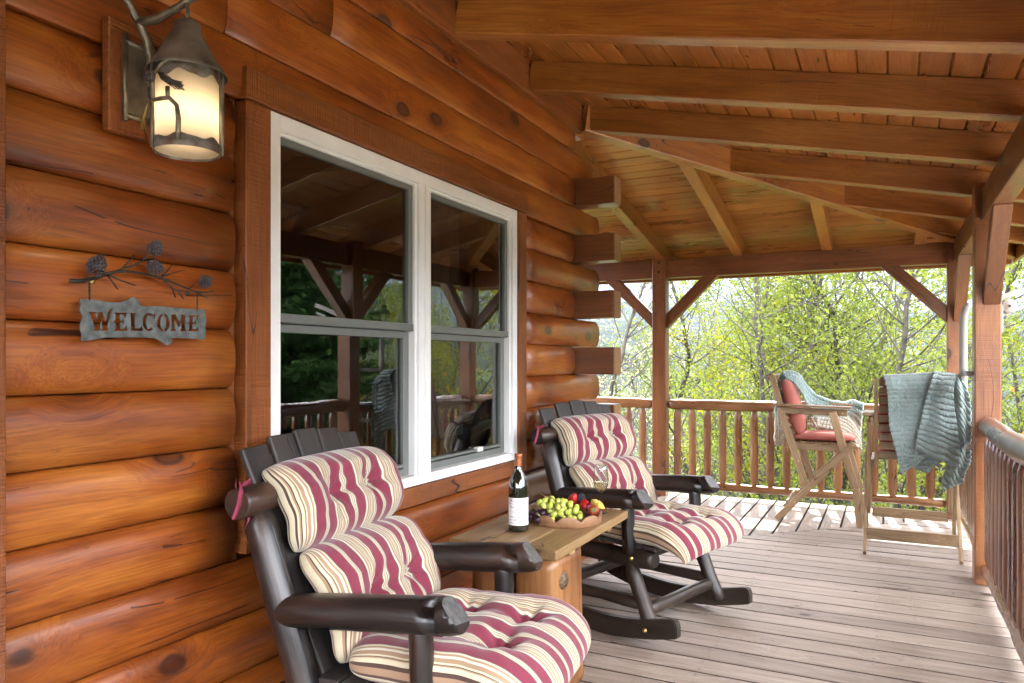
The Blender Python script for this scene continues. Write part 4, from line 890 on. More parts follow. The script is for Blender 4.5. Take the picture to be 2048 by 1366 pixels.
# ---- wall lantern
ln=empty('wall_lantern',(-1.80,1.34,2.0),0,'rustic metal wall lantern with a cone roof and a glowing frosted shade','lantern')
LM=Matrix.Translation((1.80,-1.34,-2.0)); lx,ly=-1.585,1.335
MB().box((0,0,0),(.29,.19,.03),.004).build('backboard',M_['trim'],ln,LM@Matrix.Translation((-1.785,1.337,2.058))@Matrix.Rotation(R(-90),4,'Y'))
b=MB(); b.box((-1.768,1.338,2.055),(.006,.10,.19),.002); b.build('backplate',M_['tin'],ln,LM)
b=MB()
for y_ in (1.283,1.388): b.tube([(-1.763,y_,1.945),(-1.763,y_,2.170)],.0075,8,jit=.3)
for z_ in (1.96,2.15): b.tube([(-1.763,1.278,z_),(-1.763,1.395,z_)],.0075,8,jit=.3)
b.build('twig_frame',M_['metal'],ln,LM)
b=MB(); b.tube([(-1.755,1.345,2.07),(-1.745,1.345,2.12),(-1.735,1.325,2.165),(-1.735,1.298,2.205),(-1.74,1.26,2.26),(-1.745,1.22,2.33)],[.010,.011,.011,.011,.010,.009],10,jit=.25)
b.tube([(-1.735,1.300,2.200),(-1.69,1.312,2.203),(-1.64,1.322,2.217),(-1.57,1.338,2.248),(-1.48,1.36,2.30)],[.011,.011,.010,.009,.008],10,jit=.25)
b.tube([(-1.605,1.33,2.232),(-1.592,1.33,2.228),(-1.585,1.327,2.21),(-1.585,1.325,2.18)],.006,8,jit=.2)
b.build('branch_arm',M_['metal'],ln,LM)
ly=1.325; LA=LM@Matrix.Translation((lx,ly,1.848))@Matrix.Scale(.9,4)@Matrix.Translation((0,0,-1.862))
MB().lathe([(.0,2.238),(.018,2.237),(.036,2.226),(.038,2.206),(.043,2.196),(.072,2.14),(.098,2.098),(.1085,2.082),(.1075,2.081),(.096,2.096),(.040,2.19),(0,2.20)],40).build('cone_roof',M_['tin'],ln,LA)
rs_=.084
sh_=bpy.data.materials.new('frosted amber shade'); sh_.use_nodes=True; nt=sh_.node_tree; nt.nodes.clear(); o_=nt.nodes.new('ShaderNodeOutputMaterial'); mi_=nt.nodes.new('ShaderNodeMixShader'); a_=nt.nodes.new('ShaderNodeBsdfTranslucent'); d_=nt.nodes.new('ShaderNodeBsdfDiffuse'); a_.inputs[0].default_value=(.86,.79,.67,1); d_.inputs[0].default_value=(.80,.72,.58,1); mi_.inputs[0].default_value=.35
nt.links.new(a_.outputs[0],mi_.inputs[1]); nt.links.new(d_.outputs[0],mi_.inputs[2]); nt.links.new(mi_.outputs[0],o_.inputs[0])
MB().lathe([(rs_,1.868),(rs_,2.105),(rs_-.003,2.105),(rs_-.003,1.868),(rs_,1.868)],48).build('shade',sh_,ln,LA)
def wavyring(z0,z1,amp,up,r,name):
    P=[];n=96
    for k in range(n+1):
        t=2*PI*k/n; w=amp*(math.sin(t*6+.5)+.4*math.sin(t*11)); P.append([(r*math.cos(t),r*math.sin(t),z0+(0 if up else w)),(r*math.cos(t),r*math.sin(t),z1+(w if up else 0)),((r-.002)*math.cos(t),(r-.002)*math.sin(t),z1+(w if up else 0)),((r-.002)*math.cos(t),(r-.002)*math.sin(t),z0+(0 if up else w)),(r*math.cos(t),r*math.sin(t),z0+(0 if up else w))])
    return MB().grid(P).build(name,M_['zinc'],ln,LA)
wavyring(1.862,1.892,.005,True,.0885,'bottom_ring'); wavyring(2.062,2.108,.007,False,.0885,'top_ring')
b=MB(); 
for a0 in (R(44),R(-112)):
    pts=[(.092*math.cos(a0+d),.092*math.sin(a0+d),z) for d,z in ((0,1.862),(.05,1.93),(-.05,2.0),(.04,2.07),(.02,2.10))]; MB().tube(pts,.0055,8,jit=.3).build('cage_twig',M_['metal'],ln,LA)
a0=R(-68)
def lp(da,z,r=.097): return (r*math.cos(a0+da),r*math.sin(a0+da),z)
b.tube([lp(.25,1.875),lp(.27,1.93),lp(.22,1.965),lp(.02,1.985),lp(-.25,1.985),lp(-.55,1.985),lp(-.85,2.00),lp(-.95,2.03)],[.0065,.0065,.0062,.006,.0058,.005,.0045,.003],8,jit=.25)
b.tube([lp(-.02,1.985),lp(-.03,2.015)],[.0055,.006],8); b.tube([lp(-.55,1.985),lp(-.62,2.05),lp(-.6,2.10)],.0055,8,jit=.2)
b.tube([lp(-.55,2.055),lp(-.25,2.075),lp(.05,2.095)],.005,8,jit=.2); b.build('cage_twig',M_['metal'],ln,LA)
# cone and needle tassels on the cage
pcx=MB(); 
for k in range(60):
    t=(k+.5)/60; a=k*2.39996; pr_=math.sin(PI*min(1,t*.9+.1))**.7; d=Vector((.6,math.cos(a),math.sin(a))).normalized(); c_=Vector(((t-.5)*.036,.011*pr_*math.cos(a),.011*pr_*math.sin(a))); pcx.tube([c_,c_+d*.004],[.0022,.0016],5)
Mt=Matrix.Translation(lp(-.55,2.045,.108))@Matrix.Rotation(a0-.6-R(90),4,'Z')@Matrix.Rotation(R(25),4,'Y'); pcx.build('cone_ornament',cone,ln,LA@Mt)
nd=MB(); rn=random.Random(9)
for k in range(34):
    s0=lp(-.30,2.055,.103); da=.36+rn.uniform(-.12,.12); nd.tube([s0,lp(-.30+da*.5,2.040+rn.uniform(-.008,.008),.106),lp(-.30+da+.25,2.015+rn.uniform(-.013,.013),.106)],.0011,4)
nd.build('needle_tassel',M_['iron'],ln,LA)
nd=MB()
for k in range(26):
    s0=lp(-.95,1.985,.100); nd.tube([s0,lp(-1.25+rn.uniform(-.1,.1),1.955+rn.uniform(-.01,.01),.115),lp(-1.5+rn.uniform(-.15,.15),1.935+rn.uniform(-.01,.01),.125)],.0011,4)
nd.build('needle_tassel',plain('gilt needles',(.35,.27,.10,1),rough=.45,metal=.5),ln,LA)
bl=bpy.data.materials.new('lit bulb'); bl.use_nodes=True; e=bl.node_tree.nodes['Principled BSDF']; e.inputs['Emission Color'].default_value=(1,.83,.60,1); e.inputs['Emission Strength'].default_value=30
MB().ball((0,0,1.955),.018,20,sc=(1,1,1.25)).build('bulb',bl,ln,LA)
# ---- tall folding chairs
def board(name,p0,p1,w,t,y,par,mat='bar',bevel=.004,rnd_=False):
    """board in the chair's xz plane"""
    a=Vector((p0[0],y,p0[1])); b=Vector((p1[0],y,p1[1])); M,L=frame(a,b,(0,1,0)); return MB().box((L/2,0,0),(L,w,t),bevel,seg=2).build(name,M_[mat],par,M)
def make_bar(label,H_=.262):
    c=empty('folding_chair',(0,0,0),0,label,'folding chair','tall folding wooden chairs')
    for s in (-1,1):
        y=s*H_
        board('rear_leg',(.040,.915),(.245,.26),.056,.022,y,c); board('front_leg',(.435,.915),(.622,.235),.060,.022,y,c)
        board('front_foot',(.606,.305),(.640,.002),.052,.024,y+s*.024,c); board('diagonal_leg',(.600,.668),(.008,.010),.050,.022,y+s*.0235,c)
        MB().box((0,0,0),(.60,.075,.018),.005,seg=2).build('armrest',M_['bar'],c,Matrix.Translation((.275,y,.958))@Matrix.Rotation(R(1.2),4,'Y'))
        board('arm_rail',(.015,.918),(.545,.908),.056,.022,y-s*.023,c); board('seat_rail',(.13,.618),(.585,.618),.048,.022,y-s*.024,c)
        board('back_stile',(-.035,1.205),(.115,.60),.048,.024,y-s*.048,c)
        for bx_,bz_,oy in ((.052,.905,-.0),(.512,.905,.0),(.178,.50,.0),(.590,.652,.022),(.112,.13,.022),(.150,.165,.022)):
            MB().lathe([(0,.004),(.005,.0035),(.0065,0)],10,M=Matrix.Translation((bx_,y+s*(.0115+oy),bz_))@Matrix.Rotation(R(-90*s),4,'X')).build('bolt',M_['brass'],c)
    W2=H_-.065
    for k in range(9):
        t=(k+.3)/9.6; x=-.035+.150*t; z=1.205-.605*t; 
        if z<.66: continue
        hgt=.060 if k==0 else .050
        MB().box((0,0,0),(2*W2,.010,hgt),.003).build('back_slat',M_['bar'],c,Matrix.Translation((x+(.002 if k else -.0),0,z-(0 if k else -.0)))@Matrix.Rotation(R(90),4,'Z')@Matrix.Rotation(R(14),4,'X'))
    for k in range(8):
        MB().box((0,0,0),(2*H_-.10,.046,.014),.003).build('seat_slat',M_['bar'],c,Matrix.Translation((.155+k*.056,0,.651))@Matrix.Rotation(R(90),4,'Z'))
    MB().box((0,0,0),(2*H_+.03,.020,.078),.004,seg=2).build('foot_board',M_['bar'],c,Matrix.Translation((.088,0,.135))@Matrix.Rotation(R(90),4,'Z'))
    MB().box((0,0,0),(2*H_-.03,.020,.070),.004,seg=2).build('foot_board',M_['bar'],c,Matrix.Translation((.615,0,.195))@Matrix.Rotation(R(90),4,'Z'))
    MB().box((0,0,0),(2*H_-.05,.050,.022),.004,seg=2).build('seat_front_rail',M_['bar'],c,Matrix.Translation((.605,0,.630))@Matrix.Rotation(R(90),4,'Z'))
    return c
bA=make_bar('tall folding wooden chair seen from its side, with a coral cushion and knitted throw'); bA.location=(-.835,6.86,0)
bB=copy_tree(bA); bB['label']='tall folding wooden chair with its slatted back toward the camera, under the ribbed blanket'; bB.location=(.145,5.655,0); bB.rotation_euler=(0,0,R(90))
def cush(name,label,parent_loc,rz,mat,kind):
    o=empty(name,parent_loc,rz,label,'cushion','coral and red chair cushions')
    if kind=='seat': pillow('pad',(.12,.692),(.60,.690),.43,.036,(),o,mat,depth=0,nu=40,nv=40,seed=4)
    else: 
        pillow('pad',(.150,.70),(.030,1.165),.41,.058,(),o,mat,depth=0,nu=40,nv=40,seed=7,lift=.02)
        for s in (-1,1): ribbon([(.015,s*.17,1.15),(-.02,s*.175,1.185),(-.045,s*.178,1.215),(-.075,s*.18,1.18)],.012,'tie',mat,o,(0,1,.1))
    return o
coral=plain('coral cloth',(.33,.095,.07,1),rough=.85,var=.08,scale=6,bump=.1); redc=plain('deep red cloth',(.26,.035,.035,1),rough=.85,var=.1,scale=6,bump=.1)
for loc,rz,mt,w in (((-.835,6.86,0),0,coral,'coral {} cushion on the side-on folding chair'),((.145,5.655,0),R(90),redc,'dark red {} cushion on the folding chair seen from behind')):
    cush('seat_cushion',w.format('seat'),loc,rz,mt,'seat'); cush('back_cushion',w.format('back'),loc,rz,mt,'back')
# ---- blankets
def fuzzy(name,c1,c2,scale=120,bump=.6,grad=None):
    m,nt,b=newmat(name); L=nt.links.new; t=N(nt,'ShaderNodeTexCoord'); n=N(nt,'ShaderNodeTexNoise',Scale=scale,Detail=4.); L(t.outputs['Object'],n.inputs['Vector'])
    n2=N(nt,'ShaderNodeTexNoise',Scale=5.,Detail=3.); L(t.outputs['Object'],n2.inputs['Vector'])
    ad=N(nt,'ShaderNodeMath',operation='MULTIPLY_ADD'); L(n.outputs['Fac'],ad.inputs[0]); ad.inputs[1].default_value=.6; sb=N(nt,'ShaderNodeMath',operation='MULTIPLY'); L(n2.outputs['Fac'],sb.inputs[0]); sb.inputs[1].default_value=.4; L(sb.outputs[0],ad.inputs[2])
    r=ramp(nt,[(.35,c1),(.62,c2)]); L(ad.outputs[0],r.inputs[0]); last=r.outputs[0]
    if grad:   # dip-dyed throw: sage at the top, undyed below
        sp=N(nt,'ShaderNodeSeparateXYZ'); L(t.outputs['Object'],sp.inputs[0]); g=N(nt,'ShaderNodeMapRange'); g.inputs['From Min'].default_value=grad[0]; g.inputs['From Max'].default_value=grad[1]; L(sp.outputs[2],g.inputs['Value'])
        mm=N(nt,'ShaderNodeMixRGB'); mm.inputs[1].default_value=grad[2]; L(g.outputs[0],mm.inputs[0]); L(last,mm.inputs[2]); last=mm.outputs[0]
    L(last,b.inputs['Base Color']); b.inputs['Roughness'].default_value=.95; b.inputs['Sheen Weight'].default_value=.5; b.inputs['Sheen Roughness'].default_value=.5
    bp=N(nt,'ShaderNodeBump',Strength=bump,Distance=.008); L(n.outputs['Fac'],bp.inputs['Height']); L(bp.outputs[0],b.inputs['Normal']); return m
sage=fuzzy('sage plush',(.13,.178,.166,1),(.235,.300,.285,1)); knit=fuzzy('chunky knit',(.13,.20,.185,1),(.26,.36,.335,1),scale=160,grad=(.80,.94,(.42,.385,.30,1)))
def ray(u,v): t=u-1024; return Vector((-671.3+.8938*t,1338+.4484*t,724-v))
def onY(u,v,Y): d=ray(u,v); k=Y/d.y; return Vector((d.x*k,Y,1.32+d.z*k))
def lerp_poly(P,t):
    n=len(P)-1; x=min(t*n,n-1e-6); i=int(x); f=x-i
    g=lambda k:P[max(0,min(n,k))]
    p0,p1,p2,p3=g(i-1),g(i),g(i+1),g(i+2)
    return .5*((2*p1)+(p2-p0)*f+(2*p0-5*p1+4*p2-p3)*f*f+(3*p1-p0-3*p2+p3)*f**3)
def patch(name,Lf,Rt,mat,par,nu=60,nv=200,disp=None,thick=.010,origin=Vector((0,0,0)),dirn=Vector((0,-1,0))):
    P=[]
    for j in range(nv+1):
        v=j/nv; a=lerp_poly(Lf,v); b=lerp_poly(Rt,v); r=[]
        for i in range(nu+1):
            u=i/nu; p=a.lerp(b,u); dx,dn=disp(u,v); r.append(p+(b-a).normalized()*dx+dirn*dn-origin)
        P.append(r)
    o=MB().grid(P).build(name,mat,par); m=o.modifiers.new('s','SOLIDIFY'); m.thickness=thick; m.offset=0
    return o
def c4(x,y,Y): return onY(1700+x/2.968,720+y/2.968,Y)
bo_=Vector((.30,5.60,.6)); bk=empty('ribbed_blanket',tuple(bo_),0,'sage green ribbed plush blanket draped over the chair back beside the big post','blanket')
def ribs(n,amp,fold,seed,shear=0,env=lambda u,v:1):
    def f(u,v):
        ph=v*n+shear*u+noise.noise((u*2,v*3,seed))*.5; rb=abs(math.sin(PI*ph))**.55
        edge=(1 if u>.5 else -1)*rb*.010*max(0,abs(2*u-1)-.9)/.1
        dn=amp*env(u,v)*rb+fold*(math.sin(u*7+v*1.5+seed)*.5+noise.noise((u*3,v*1.3,seed+4)))+.004*noise.noise((u*14,v*26,seed))
        return edge,dn
    return f
YB=5.545
patch('left_fold',[c4(*p) for p in ((215,110,5.70),(205,92,5.62),(222,150,YB),(232,210,YB),(235,270,YB),(238,340,YB),(246,410,YB),(262,475,YB),(285,560,YB),(296,620,YB),(312,668,YB))],[c4(*p) for p in ((520,110,5.70),(520,76,5.62),(520,150,YB),(505,210,YB),(490,280,YB),(480,340,YB),(470,410,YB),(460,480,YB),(450,560,YB),(430,580,YB),(405,610,YB))],sage,bk,disp=ribs(24,.009,.012,1,env=lambda u,v:.55+.45*(v>.5)),origin=bo_)
patch('back_fold',[c4(*p) for p in ((300,560,5.62),(350,600,5.62),(400,650,5.62))],[c4(*p) for p in ((530,540,5.62),(520,600,5.62),(460,664,5.62))],sage,bk,nv=50,disp=ribs(4,.008,.008,2),origin=bo_)
YB=5.50
patch('middle_fold',[c4(*p) for p in ((520,100,5.70),(512,70,5.62),(490,130,YB),(465,210,YB),(444,290,YB),(425,370,YB),(408,450,YB),(398,520,YB))],[c4(*p) for p in ((640,120,5.70),(630,84,5.62),(608,140,YB),(606,240,YB),(618,340,YB),(632,440,YB),(642,540,YB),(646,650,YB))],sage,bk,disp=ribs(19,.020,.012,3),origin=bo_)
YB=5.53
patch('right_fold',[c4(*p) for p in ((600,120,5.70),(612,95,5.62),(606,160,YB),(608,240,YB),(614,320,YB),(626,400,YB),(636,480,YB),(620,560,YB),(585,620,YB),(556,700,YB),(552,774,YB))],[c4(*p) for p in ((690,150,5.70),(652,100,5.62),(690,180,YB),(706,250,YB),(708,330,YB),(708,410,YB),(708,490,YB),(708,560,YB),(705,610,YB),(682,660,YB),(660,730,YB))],sage,bk,disp=ribs(20,.016,.016,5,shear=-4),origin=bo_)
def c3(x,y,Y): return onY(1500+x/3.796,720+y/3.796,Y)
ko=Vector((-.5,6.95,0)); kb=empty('knitted_throw',tuple(ko),0,'chunky knitted throw, sage fading to beige, over the side-on folding chair','throw')
def kn_(nr,nc,amp,fold,seed):
    def f(u,v):
        uu=u*nc; fu=uu%1; row=abs(math.sin(PI*fu))**.5; ph=v*nr+(abs(fu-.5)*1.1); st_=abs(math.sin(PI*ph))**.6
        return .004*math.sin(v*40+seed)*(abs(2*u-1)>.9),amp*(row*(.35+.65*st_))+fold*(noise.noise((u*2.5,v*2.5,seed)))
    return f
patch('hanging_end',[c3(*p) for p in ((290,84,6.85),(235,110,6.85),(212,200,6.86),(205,300,6.86),(192,380,6.86),(194,480,6.86),(188,580,6.86),(196,640,6.86))],[c3(*p) for p in ((300,92,6.86),(262,150,6.86),(262,230,6.86),(270,330,6.86),(262,430,6.86),(272,500,6.86),(278,570,6.86),(222,655,6.86))],knit,kb,nu=50,nv=150,disp=kn_(26,4,.016,.02,1),thick=.014,origin=ko)
patch('top_fold',[c3(*p) for p in ((255,100,6.80),(330,84,6.85),(390,130,6.92),(450,215,7.0),(530,276,7.08),(620,306,7.12),(700,318,7.12),(790,306,7.12),(864,330,7.08))],[c3(*p) for p in ((275,135,6.78),(345,185,6.84),(400,260,6.9),(440,340,6.98),(520,372,7.06),(640,400,7.08),(740,440,7.08),(800,500,7.05),(838,570,7.0))],knit,kb,nu=60,nv=200,disp=kn_(30,4,.020,.02,2),thick=.014,origin=ko)
patch('side_drape',[c3(*p) for p in ((520,376,7.0),(600,380,7.05),(680,410,7.05),(760,450,7.05),(840,560,7.0))],[c3(*p) for p in ((430,500,6.93),(560,520,6.95),(680,545,6.95),(770,600,6.93),(850,690,6.88))],knit,kb,nu=60,nv=120,disp=kn_(18,5,.022,.012,3),thick=.014,origin=ko)
patch('lower_end',[c3(*p) for p in ((455,436,6.90),(475,470,6.90),(500,500,6.89))],[c3(*p) for p in ((520,436,6.90),(520,470,6.90),(520,498,6.89))],knit,kb,nu=20,nv=40,disp=kn_(5,2,.012,.01,3),thick=.012,origin=ko)
fr_=MB(); rn=random.Random(4)
for x0_,y0_ in ((275,640),(285,660),(290,630),(800,680),(826,688),(845,684),(760,650),(470,505),(490,506),(505,505)):
    p=c3(x0_,y0_,6.86 if x0_<300 else 6.9)-ko; q=p+Vector((rn.uniform(-.015,.01),0,-rn.uniform(.03,.06))); fr_.tube([p+Vector((0,0,.02)),p,(p+q)/2+Vector((.006,0,0)),q],[.003,.0025,.002,.0015],5)
fr_.build('fringe',knit,kb)['kind']='stuff'

# ================= OUTDOORS =================
def hgt(x,y):
    r=math.hypot(x,y); a=math.atan2(x,y)
    z=-1.6-.30*max(0,min(r-6,60))*(.75+.25*math.cos(a)) 
    if r>40:
        t=min(1,(r-40)/500); z-=45*t
    if r>500:
        t=min(1,(r-500)/2600); t=t*t*(3-2*t)
        rd=noise.fractal((x/1300+3,y/1300,0.3),1.0,2.0,5); rg=1-abs(noise.noise((x/1500+1.3,y/1500+.4,7)))
        z+=t*(262+190*(rg-.6)+70*rd)
        if r>3600: z-= min(1,(r-3600)/1500)*90
    z+=noise.noise((x/9,y/9,0))*.8*min(1,r/15)
    return z
NA=240; rad=[0,3,5,7]+[7*1.075**k for k in range(1,96)]
vs=[];fs=[]
for i,r in enumerate(rad):
    for k in range(NA):
        a=2*PI*k/NA; x,y=r*math.sin(a)-.5,r*math.cos(a)+2; vs.append((x,y,hgt(x,y)))
for i in range(len(rad)-1):
    for k in range(NA): k2=(k+1)%NA; fs.append([i*NA+k,(i+1)*NA+k,(i+1)*NA+k2,i*NA+k2])
m,nt,b=newmat('wooded hillside'); t=N(nt,'ShaderNodeTexCoord'); n1=N(nt,'ShaderNodeTexNoise',Scale=.012,Detail=12.,Roughness=.7); n2=N(nt,'ShaderNodeTexVoronoi',Scale=.12); nt.links.new(t.outputs['Object'],n1.inputs['Vector']); nt.links.new(t.outputs['Object'],n2.inputs['Vector'])
r=ramp(nt,[(.3,(.016,.024,.010,1)),(.5,(.030,.034,.020,1)),(.62,(.052,.066,.020,1)),(.75,(.045,.040,.034,1))]); nt.links.new(n1.outputs['Fac'],r.inputs[0]); mm=N(nt,'ShaderNodeMixRGB',blend_type='MULTIPLY',Fac=.6); nt.links.new(r.outputs[0],mm.inputs[1]); nt.links.new(n2.outputs['Distance'],mm.inputs[2])
rr=ramp(nt,[(0,(1.3,1.3,1.3,1)),(.7,(.5,.5,.5,1))]); nt.links.new(n2.outputs['Distance'],rr.inputs[0]); nt.links.new(rr.outputs[0],mm.inputs[2]); nt.links.new(mm.outputs[0],b.inputs['Base Color']); b.inputs['Roughness'].default_value=1; b.inputs['Specular IOR Level'].default_value=0
tag(MB().add(vs,fs,True).build('terrain',m),kind='structure')
# pale bounce gravel sheet, unseen, added to bounce light up into the porch
P=[]
for i in range(41):
    P.append([(1.3+15.5*i/40,-16+24*j/40,hgt(1.3+15.5*i/40,-16+24*j/40)+.06) for j in range(41)])
tag(MB().grid(P).build('bounce_ground',plain('pale bounce gravel',(.42,.38,.32,1),rough=.95,var=.2,scale=3)),kind='structure')
# leaves
def leafmat(name,c,c2,tr=.5,tc=None):
    m=bpy.data.materials.new(name); m.use_nodes=True; nt=m.node_tree; nt.nodes.clear(); L=nt.links.new
    o=nt.nodes.new('ShaderNodeOutputMaterial'); mi=nt.nodes.new('ShaderNodeMixShader'); mi.inputs[0].default_value=tr; d=nt.nodes.new('ShaderNodeBsdfDiffuse'); t=nt.nodes.new('ShaderNodeBsdfTranslucent')
    g=nt.nodes.new('ShaderNodeNewGeometry'); oi=nt.nodes.new('ShaderNodeObjectInfo'); r=ramp(nt,[(0,c),(1,c2)]); 
    a=N(nt,'ShaderNodeMath',operation='MULTIPLY_ADD'); a.inputs[1].default_value=.7; b2=N(nt,'ShaderNodeMath',operation='MULTIPLY'); b2.inputs[1].default_value=.3; L(oi.outputs['Random'],b2.inputs[0]); L(g.outputs['Random Per Island'],a.inputs[0]); L(b2.outputs[0],a.inputs[2]); L(a.outputs[0],r.inputs[0])
    L(r.outputs[0],d.inputs[0]); L(r.outputs[0],t.inputs[0]); L(d.outputs[0],mi.inputs[1]); L(t.outputs[0],mi.inputs[2]); L(mi.outputs[0],o.inputs[0]); return m
M_['leaf']=leafmat('spring leaves',(.050,.078,.014,1),(.21,.245,.045,1),.55); M_['leafy']=leafmat('yellow green leaves',(.14,.15,.010,1),(.27,.27,.02,1),.55); M_['bud']=leafmat('pale buds',(.30,.30,.16,1),(.42,.40,.22,1),.3); M_['under']=leafmat('undergrowth leaves',(.07,.10,.012,1),(.26,.30,.045,1),.5); M_['needle']=leafmat('conifer needles',(.018,.040,.014,1),(.035,.075,.022,1),.2); M_['autumn']=leafmat('orange shrub leaves',(.40,.16,.04,1),(.50,.32,.06,1),.4)
M_['bark']=plain('grey bark',(.075,.065,.052,1),rough=.9,var=.3,scale=9,bump=.5); M_['twig']=plain('grey twig',(.10,.085,.07,1),rough=.9)
def leafmesh(pts,size,rng,up=.35,droop=0,long=1.5):
    pts=np.asarray(pts,dtype=np.float64); n=len(pts); s=size*rng.uniform(.6,1.25,(n,1)); nrm=rng.normal(size=(n,3)); nrm[:,2]+=up*2; nrm/=np.linalg.norm(nrm,axis=1,keepdims=True)
    t=rng.normal(size=(n,3)); t-=nrm*(t*nrm).sum(1,keepdims=True); t/=np.linalg.norm(t,axis=1,keepdims=True); b=np.cross(nrm,t)
    v=np.empty((n,5,3)); v[:,0]=pts-t*s*.5*long; v[:,1]=pts-t*s*.05+b*s*.42+nrm*s*.10; v[:,2]=pts+t*s*.5*long; v[:,3]=pts-t*s*.05-b*s*.42+nrm*s*.10; 
    v=v[:,:4].reshape(-1,3); idx=np.arange(n)*4; f=np.stack([idx,idx+1,idx+2,idx,idx+2,idx+3],1).reshape(-1,3)
    return v,f
def npmesh(name,v,f,mat,smooth=False):
    me=bpy.data.meshes.new(name); me.vertices.add(len(v)); me.vertices.foreach_set('co',v.astype(np.float32).ravel()); nf=len(f); k=f.shape[1]; me.loops.add(nf*k); me.loops.foreach_set('vertex_index',f.astype(np.int32).ravel()); me.polygons.add(nf); me.polygons.foreach_set('loop_start',np.arange(nf,dtype=np.int32)*k); me.update(calc_edges=True); me.materials.append(mat); return me
def mktree(seed,H,leafmat_,nleaf,lsize,trunk_r=.11,spread=.30,low=.12,dens=1.,bare=False,crown=1.0):
    rn=random.Random(seed); rng=np.random.default_rng(seed); wood_=MB(); tips=[]
    def grow(p,d,L,r,lev):
        n=max(3,int(L/(.35 if lev<2 else .22))); pts=[p];rs=[r]; q=p.copy(); dd=d.copy()
        for i in range(n):
            dd=(dd+Vector((rn.gauss(0,.10),rn.gauss(0,.10),rn.gauss(0,.07)+(.05 if lev>0 else .02)))*(1.+.4*lev)).normalized(); q=q+dd*(L/n); pts.append(q.copy()); rs.append(max(.004,r*(1-.85*(i+1)/n)))
        wood_.tube(pts,rs,(8,5,4,3)[min(lev,3)],cap=False)
        maxlev=3 if bare else 2
        if lev>=1:
            for i,a in enumerate(pts[1:]):
                tips.append((a,.5 if lev==1 and i<n*.4 else 1))
        if lev<maxlev:
            k=int(L*(2.6,2.2,3.0)[lev]*dens)+1
            for j in range(k):
                t=rn.uniform(low if lev==0 else .2,1); x=t*n; i=min(int(x),n-1); base=pts[i].lerp(pts[i+1],x-i); ax=(pts[i+1]-pts[i]).normalized()
                az=rn.uniform(0,2*PI); side=Vector((math.cos(az),math.sin(az),0)); side=(side-ax*side.dot(ax)).normalized(); up_=rn.uniform(.55,1.1) if lev==0 else rn.uniform(.5,1.0)
                nd_=(side+ax*up_).normalized(); LL=(H*spread*(1.15-t*.75)*rn.uniform(.7,1.15)) if lev==0 else L*(.9-t*.45)*rn.uniform(.35,.65)
                grow(base,nd_,max(.25,LL),max(.005,rs[i]*(.42 if lev==0 else .5)),lev+1)
    grow(Vector((0,0,0)),Vector((rn.gauss(0,.04),rn.gauss(0,.04),1)).normalized(),H,trunk_r,0)
    me_t=None
    b=bpy.data.meshes.new('trunk'); b.from_pydata(wood_.v,[],wood_.f); b.polygons.foreach_set('use_smooth',wood_.sm); b.materials.append(M_['bark'] ); b.update()
    T=np.array([tuple(a) for a,w in tips]); Wt=np.array([w for a,w in tips]); Wt=Wt/Wt.sum()
    if nleaf:
        # light and dark clumps: some branch tips carry many more leaves
        Wt=Wt*rng.gamma(.65,1.,len(Wt)); Wt/=Wt.sum()
        ix=rng.choice(len(T),nleaf,p=Wt); pts=T[ix]+rng.normal(size=(nleaf,3))*.16*crown
        v,f=leafmesh(pts,lsize,rng); lm=npmesh('foliage',v,f,leafmat_)
    else: lm=None
    return b,lm
def place(t,x,y,rz,s,label,group,name='tree',dz=0,cat='tree'):
    o=empty(name,(x,y,hgt(x,y)-.2+dz),rz,label,cat,group); o.scale=(s,s,s)
    a=bpy.data.objects.new('trunk',t[0]); COL.objects.link(a); a.parent=o
    if t[1]: c=bpy.data.objects.new('foliage',t[1]); COL.objects.link(c); c.parent=o
    return o
GT=[mktree(101,11,M_['leaf'],5200,.058,.09,.26,.15,1.25),mktree(102,12,M_['leaf'],5600,.058,.10,.24,.2,1.25),mktree(103,10,M_['leafy'],5200,.060,.085,.28,.12,1.3),mktree(104,13,M_['leaf'],6400,.060,.08,.26,.15,1.2)]
BT=[mktree(201,11,M_['bud'],700,.07,.10,.26,.12,1.15,bare=True),mktree(202,12,M_['bud'],900,.07,.11,.28,.15,1.1,bare=True)]
def pol(u,Y): d=ray(u,724); return (d.x/d.y*Y,Y)
words=['slender','bushy','tall','airy','leaning','dense','thin','rounded']
spots=[ # pixel column, distance, kind, scale
 (1385,14,0,.82),(1440,16.5,1,.92),(1490,13.5,2,.86),(1530,19,3,.95),(1575,15,0,1.0),(1625,17,1,.98),(1670,13.5,3,.80),(1712,18,0,1.1),(1760,14.5,1,.92),(1805,17,2,1.12),(1850,14,3,.84),(1905,16,0,1.02),(1420,24,3,1.1),(1560,26,1,1.2),(1690,25,3,1.25),(1800,27,1,1.25),(1340,20,2,.85)]
names_g=['at the left end of the green trees','second from the left among the green trees','behind the left half of the far railing','deeper in the wood behind the knitted throw','just left of the knitted throw chair','above the coral cushion','behind the side-on folding chair','filling the gap between the two folding chairs','directly above the back of the ribbed-blanket chair','left of the right far knee brace','seen below the right far knee brace','behind the corner post','far back, near the bare trees','far back above the far railing centre','far back in the middle of the opening','far back near the corner post','small, just right of the left far post']
for k,((u,Y,kd,s),w) in enumerate(zip(spots,names_g)):
    x,y=pol(u,Y); place(GT[kd],x,y,k*1.7,s,('yellow-green ' if kd==2 else 'bright green ')+'young spring tree '+w,'green trees beyond the porch')
